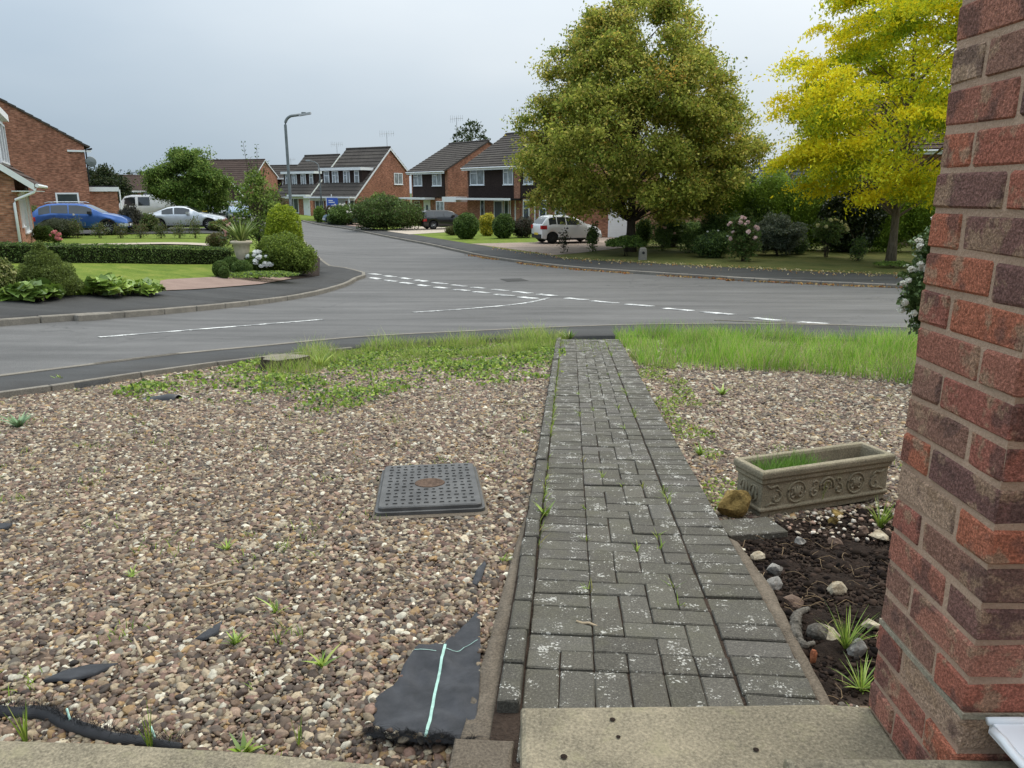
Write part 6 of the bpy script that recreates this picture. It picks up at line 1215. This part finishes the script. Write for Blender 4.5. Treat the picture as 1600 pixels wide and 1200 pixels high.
q = gp(381, 428, .1); ur = empty('stone_urn', push(q, .9), 0, 'cream stone urn planter holding a spiky plant', 'urn'); MB().lathe([(.22, 0), (.22, .1), (.15, .14), (.14, .26), (.19, .4), (.235, .62), (.25, .8), (.33, .86), (.34, .92), (.28, .94), (.25, .88)], 26).build('bowl', simple('urn_stone', (.5, .43, .32), .85, .2, .15, 8), ur, True)
n = 90; r = np.random.default_rng(3); sp_ = blades('spiky_leaves', np.zeros((n, 3))+[0, 0, .9]+r.normal(0, .03, (n, 3))*[1, 1, .2], r.uniform(.5, .85, n), .75, .06, pal([(.2, .27, .06), (.32, .38, .1), (.12, .18, .04)], n, r), M_leafg, None, .2, r, 4); sp_.name = 'spiky_plant'; sp_.location = ur.location; tag(sp_, 'spiky yellow green plant growing in the stone urn', 'plant')
bsh('white_hydrangea', 405, 428, 44, 34, MG, 'white flowering hydrangea between urn and round bush', 900, .06, flowers=(20, .15, (.82, .83, .8), -.3), seed=5)
bsh('round_bush', 450, 432, 98, 66, [(.14, .2, .035), (.2, .27, .045), (.27, .34, .06), (.1, .15, .028)], 'big light green rounded bush at the junction corner', 7000, .06, parts=[(-.05, 0, .5, .44, .4, .5), (.24, 0, .36, .26, .3, .38), (-.3, 0, .42, .24, .25, .42)], seed=3)
bsh('golden_thuja', 447, 418, 62, 96, [(.26, .34, .025), (.36, .44, .035), (.46, .52, .05), (.17, .24, .025)], 'golden green dome shaped conifer behind the round bush', 5200, .07, shell=.8, lump=.12, parts=[(0, 0, .48, .5, .42, .54)], aspect=.4, seed=6)
bsh('dark_shrub', 437, 408, 34, 56, [(.035, .045, .03), (.05, .06, .04), (.07, .08, .055)], 'small dark grey shrub in front of the golden conifer', 1200, .05); bsh('ground_cover', 405, 440, 130, 14, LG+GG[:1], 'low green ground cover along the pink paving edge', 2600, .05, cat='plant', depth=.5, flat=True)
bsh('bronze_shrub', 340, 388, 34, 24, OG+[(.16, .1, .05)], 'bronze green clipped shrub at the end of the low hedge', 1500, .05); bsh('wild_rose', 370, 395, 56, 52, OG+MG[:1]+GG[:1], 'straggly rose with pale pink blooms behind the urn', 1100, .06, shell=.2, lump=.5, flowers=(9, .1, (.72, .45, .4), .0), stems=8)
for i, u in enumerate((122, 157, 189, 220, 252, 281, 306)): bsh('rose_bush', u, 372, 24+6*(i % 2), 25+(10 if i in (0, 6) else 0), OG+DG[:2]+([(.12, .06, .045)] if i in (2, 3) else []), ['taller rose bush with a white bloom at the left of the rose row', 'second rose bush from the lavender in the row', 'reddish leaved rose bush in front of the blue car nose', 'thin reddish rose bush between blue car and coupe', 'low rose bush before the rear wheel of the coupe', 'pale rose bush before the door of the coupe', 'tall thin rose bush at the right end of the rose row'][i], 420, .055, shell=.15, lump=.5, stems=7, flowers=(1, .12, (.75, .74, .7), .5) if i == 0 else None, group='rose row on the upper lawn', seed=i*1.3)
bsh('lavender', 95, 372, 68, 30, [(.07, .08, .045), (.10, .11, .06), (.05, .065, .03)], 'grey green lavender mound beside the blue car', 2600, .06, cat='plant'); bsh('box_cube', 70, 379, 32, 27, DG+[(.07, .10, .02)], 'square clipped box bush by the house path', 2200, .04, shell=.9, lump=.05, parts=[(-.2, 0, .5, .32, .3, .48), (.2, 0, .5, .32, .3, .48)]); bsh('pink_flowers', 90, 382, 16, 20, MG, 'pink flowering plant beside the square box bush', 200, .05, cat='flowers', flowers=(11, .14, (.75, .32, .33), -.3))
bsh('dark_shrub', 52, 366, 34, 44, DG, 'dark shrub between house wall and blue car', 1600, .08); bsh('purple_shrub', 206, 364, 36, 42, [(.05, .05, .04), (.07, .07, .05), (.09, .085, .06)], 'dark purplish shrub between blue car and white van', 1700, .09, lump=.4); bsh('olive_shrub', 232, 362, 34, 28, OG+DG, 'olive shrub between white van and silver coupe', 1300, .09)
bsh('street_shrub', 350, 362, 46, 18, OG+MG+[(.2, .13, .05)], 'mixed brown green shrubs behind the silver coupe nose', 1400, .1)
# --- street shrubs on the far side
bsh('brown_shrub', 420, 345, 60, 46, [(.10, .10, .04), (.13, .12, .05), (.08, .085, .03), (.16, .13, .06)], 'brownish green shrubs behind the lamp post', 2200, .16); bsh('bright_shrub', 500, 348, 18, 26, MG+LG[:1], 'upright green shrub left of the small lamp post', 700, .13)
bsh('hedge_shrub', 606, 361, 122, 56, DG+[(.06, .07, .025), (.09, .085, .035)], 'big dark green hedge bush in front of the brick gable', 7500, .12, parts=[(-.18, 0, .46, .33, .28, .46), (.2, 0, .42, .32, .28, .42), (0, .1, .55, .3, .25, .48)], seed=9); bsh('light_shrub', 592, 356, 40, 54, MG, 'lighter green shrub rising behind the dark hedge bush', 1500, .14)
bsh('flower_shrub', 537, 352, 50, 32, DG+MG[:2], 'green shrub with white blooms before the dormer house', 1700, .13, flowers=(9, .22, (.75, .72, .66), .0)); bsh('pale_shrub', 522, 351, 20, 14, GG+LG[:1], 'pale variegated shrub at the foot of the small lamp', 500, .12); bsh('reddish_hedge', 518, 348, 36, 26, [(.07, .06, .035), (.05, .06, .03), (.09, .06, .04)], 'reddish brown hedge left of the white bloomed shrub', 1000, .13)
bsh('round_bush', 729, 374, 42, 40, DG+MG[:1], 'round dark green bush right of the black car', 3200, .09, shell=.8, lump=.12); bsh('yellow_bush', 762, 369, 30, 37, YG, 'bright yellow variegated bush between two green bushes', 1600, .09, parts=[(0, 0, .62, .45, .4, .36), (-.05, 0, .25, .4, .4, .28)]); bsh('round_bush', 787, 373, 36, 38, DG+[(.05, .085, .02)], 'round mid green bush right of the yellow bush', 2600, .09, shell=.8, lump=.15); bsh('purple_bush', 818, 372, 40, 32, PG_+GG[2:3], 'grey purple bush left of the white hatchback', 1900, .08); bsh('small_bush', 706, 368, 22, 15, OG, 'small olive bush at the drive corner before the black car', 500, .08); bsh('porch_shrub', 742, 352, 36, 26, DG+GG[2:3], 'grey green shrub by the carport', 900, .1)
# --- verge on the right: roses and hedge
ca, cb = onG(11.0, 41.0), onG(25.5, 37.0); e_ = bush('conifer_hedge', onG(10.9, 39.0, .1), [(k*1.75, -.42*k, 1.8, 1.35, .9, 2.0+.15*math.sin(k*2)) for k in range(9)], [(.18, .29, .038), (.26, .39, .053), (.36, .49, .075), (.12, .2, .03)], .16, 34000, 'tall feathery conifer hedge behind the roses', 'hedge', shell=.75, lump=.2, stems=9, aspect=.35, droop=.4, seed=4)
bsh('pink_rose', 1160, 410, 58, 72, DG+OG[:2], 'tall rose bush with many pale pink blooms on the verge', 2600, .09, parts=[(0, 0, .45, .42, .4, .42), (-.2, 0, .78, .25, .25, .2)], flowers=(17, .17, (.85, .62, .57), .1), stems=12, shell=.3, lump=.6, seed=2); bsh('grey_shrub', 1213, 402, 82, 62, GG+[(.10, .12, .06)], 'silvery grey green shrub between pink and yellow roses', 5200, .08, parts=[(0, .1, .55, .5, .4, .45)], shell=.6, lump=.5, seed=7); bsh('yellow_rose', 1290, 403, 58, 60, DG+OG[:1], 'leggy rose bush with pale yellow blooms on the verge', 1500, .08, parts=[(0, 0, .70, .48, .4, .3)], flowers=(10, .16, (.85, .8, .45), .0), stems=12, shell=.25, lump=.6, seed=3)
bsh('dark_rose', 1113, 404, 66, 42, DG+[(.05, .08, .045)], 'dark bushy rose left of the pink rose', 2000, .08, flowers=(3, .1, (.8, .8, .75), .2)); bsh('low_rose', 1078, 396, 36, 36, DG+MG[:1], 'small rose with pale leaves before the garden wall', 700, .08, shell=.3, lump=.5); bsh('small_rose', 1035, 392, 40, 36, DG+MG[:1], 'thin rose with peach blooms right of the tree trunk', 500, .08, shell=.2, lump=.5, flowers=(3, .15, (.8, .55, .42), .4), stems=6); bsh('wall_shrub', 1005, 384, 30, 42, DG, 'dark shrub against the garage beside the tree trunk', 1000, .09); bsh('wall_shrub', 1080, 380, 40, 34, DG, 'dark clipped shrub before the brick garden wall', 1300, .09); bsh('trunk_ivy', 978, 402, 66, 32, MG+DG[:1], 'ivy mound around the foot of the large tree', 2600, .08, flat=True); bsh('dark_laurel', 1345, 400, 110, 112, [(.02, .034, .013), (.03, .048, .017), (.048, .068, .024)], 'dark leafy laurel behind the yellow tree trunk', 6500, .12, parts=[(0, .4, .5, .5, .3, .5)], mat=M_leafg, seed=8); bsh('small_shrub', 1340, 408, 30, 40, DG+GG[2:3], 'small open shrub left of the yellow tree trunk', 500, .08, shell=.2, lump=.5, stems=6); bsh('thin_sapling', 881, 396, 20, 40, [(.03, .04, .02), (.05, .05, .025)], 'thin sapling with dark leaves before the white hatchback', 130, .09, shell=.1, lump=.6, stems=5); bsh('thin_sapling', 926, 394, 22, 48, DG, 'leafy sapling at the nose of the white hatchback', 420, .09, shell=.2, lump=.5, stems=5); bsh('low_shrub', 1245, 398, 40, 30, DG+GG[:1], 'low shrub below the silvery bush', 900, .07); bsh('verge_grass', 1395, 420, 60, 10, MG, 'grass tufts at the foot of the yellow tree', 500, .08, cat='plant', flat=True)
for u, vb, w, h, c_, lb in ((1130, 398, 74, 66, DG, 'tall dark shrub behind the pink rose against the wall'), (1185, 394, 70, 74, DG+MG[:1], 'dark green shrub mass between pink rose and silvery bush'), (1252, 394, 80, 82, DG+MG[:1], 'tall green shrub behind the yellow rose'), (1318, 396, 70, 76, DG, 'dark shrub between yellow rose and laurel'), (1052, 388, 60, 46, DG, 'loose dark shrub in front of the garden gate')):
    bsh('border_shrub', u, vb, w, h, c_, lb, 2600, .1, lump=.55, shell=.55, seed=u*.01, stems=6, parts=[(0, .3, .5, .5, .3, .5)])
bsh('climber', 1462, 345, 30, 90, DG, 'dark climbing plant on the orange brick house', 900, .12)
# --- fallen leaves along the far kerb
kk = [p for p in kerbR if -2 < p.x < 22 and p.y < 40]; n = 1500; i = RNG.integers(0, len(kk)-1, n); b = np.array([(p.x, p.y) for p in kk]); P = b[i]+(b[i+1]-b[i])*RNG.uniform(0, 1, (n, 1)); dd = (b[i+1]-b[i]); nn_ = np.stack([-dd[:, 1], dd[:, 0]], 1)/np.linalg.norm(dd, axis=1)[:, None]; P = P+nn_*np.abs(RNG.normal(.05, .14, (n, 1))); cl = np.array([mnoise.noise(Vector((x*.5, y*.5, 0))) for x, y in P]); P = P[cl > -.25]
tag(leaf_mesh('fallen_leaves', z3(P, .025), .10, pal([(.38, .14, .04), (.30, .19, .07), (.45, .27, .09), (.22, .10, .04), (.5, .36, .16)], len(P)), M_leaf, None, 3.0, 0, .7), 'orange and brown fallen leaves gathered along the far kerb', 'leaves', kind='stuff')
n = 900; P = np.stack([RNG.uniform(-1, 18, n), np.zeros(n)], 1); fb = sorted([(p.x, p.y) for p in fr_back]); P[:, 1] = np.interp(P[:, 0], [a for a, b in fb], [b for a, b in fb])-np.abs(RNG.normal(0, .9, n))+.5; tag(leaf_mesh('scattered_leaves', z3(P, .125), .085, pal([(.55, .42, .2), (.6, .5, .3), (.4, .22, .08)], n), M_leaf, None, 3.0, 0, .7), 'pale fallen leaves scattered over the far footway', 'leaves', kind='stuff')
# --- street furniture
q = at(456, 345, 50); q = onG(q.x, q.y, .1); LP_ = empty('street_lamp', q, 0, 'tall grey steel street lamp with curved arm over the junction street', 'street lamp'); lh = 7.1; mb = MB(); arm = [(0, 0, 0), (0, 0, lh-.55)]+[(.55-.55*math.cos(R(t)), 0, lh-.55+.55*math.sin(R(t))) for t in range(15, 85, 12)]+[(.95, 0, lh+.05)]
MB().tube([(0, 0, -.1), (0, 0, 1.4)], .13, 12).build('base', M_lampgrey, LP_, True); mb.tube(arm[:1]+[(0, 0, 1.4)]+arm[1:], [.10, .10]+[.085]*(len(arm)-1), 10); mb.build('post', M_lampgrey, LP_, True); hd = MB(); hd.prism([(.9, -.13, lh-.04), (1.62, -.13, lh+.08), (1.62, .13, lh+.08), (.9, .13, lh-.04)], (0, 0, .12)); hd.build('lamp_head', M_alu, LP_); MB().box(1.05, 1.3, -.06, .06, lh+.13, lh+.2).build('photocell', M_lampgrey, LP_); MB().box(-.012, .012, -.095, -.08, 1.75, 2.05).build('number_plate', M_platew, LP_)
q = gp(504, 346.5, .1); L2 = empty('street_lamp', q, 0, 'slim grey street lamp beside the estate agent board', 'street lamp'); mb = MB(); h2 = 6.0; mb.tube([(0, 0, -.1), (-.02, 0, 4.9), (-.12, 0, 5.35), (-.4, 0, 5.55), (-.85, 0, 5.68)], [.09, .06, .05, .045, .04], 8); mb.build('post', M_lampgrey, L2, True); MB().box(-1.25, -.8, -.08, .08, 5.64, 5.76).build('lamp_head', M_alu, L2)
q = gp(506, 347, .1); q = Vector((q.x+.5, q.y+1.6, q.z)); sg = empty('agent_board', q, .0, 'blue and white estate agent board on a post by the slim lamp', 'sign'); MB().box(-.04, .04, -.03, .03, -.1, 2.6).build('post', M_white, sg); bd = MB().box(-.48, .62, -.06, -.032, 1.05, 2.25).build('board', simple('sign_blue', (.06, .13, .5), .4, .4, .05), sg); MB().box(-.56, -.482, -.06, -.03, .95, 2.3).build('edge', M_white, sg)
for z, a, b in ((1.95, -.3, .12), (1.78, -.3, .3), (1.5, -.05, .2), (1.3, -.3, .4)): MB().box(a, b, -.066, -.0605, z, z+.09).build('lettering', M_white, bd)
q = at(1233, 320, 58); q = onG(q.x, q.y, 0); tp = empty('telegraph_pole', q, 0, 'grey wooden telegraph pole above the conifer hedge', 'pole'); MB().tube([(0, 0, -.3), (0, 0, 5.3)], [.16, .11], 10).build('pole', M_timber, tp, True)
for dx, dy, dz in ((14, 9, -1.0), (12, -4, -1.2), (-16, 18, 1.5)): MB().tube([Vector((dx*t, dy*t, 5.2+dz*t-1.1*4*t*(1-t)*.3)) for t in np.linspace(0, 1, 9)], .012, 4, False).build('wire', M_dark, tp)
q = gp(1004, 406, .1); bo = empty('stone_marker', q, .1, 'small pale concrete marker post on the verge near the tree', 'marker'); ringstack(MB(), [rrect(.34, .22, .05, -.05), rrect(.32, .2, .05, .35), rrect(.28, .16, .05, .47), rrect(.16, .08, .03, .52)]).build('post', M_kerb, bo); MB().lathe([(.06, -.11), (.05, -.115), (.01, -.115)], 12, (0, 0, .3), 'y').build('disc', M_dark, bo)
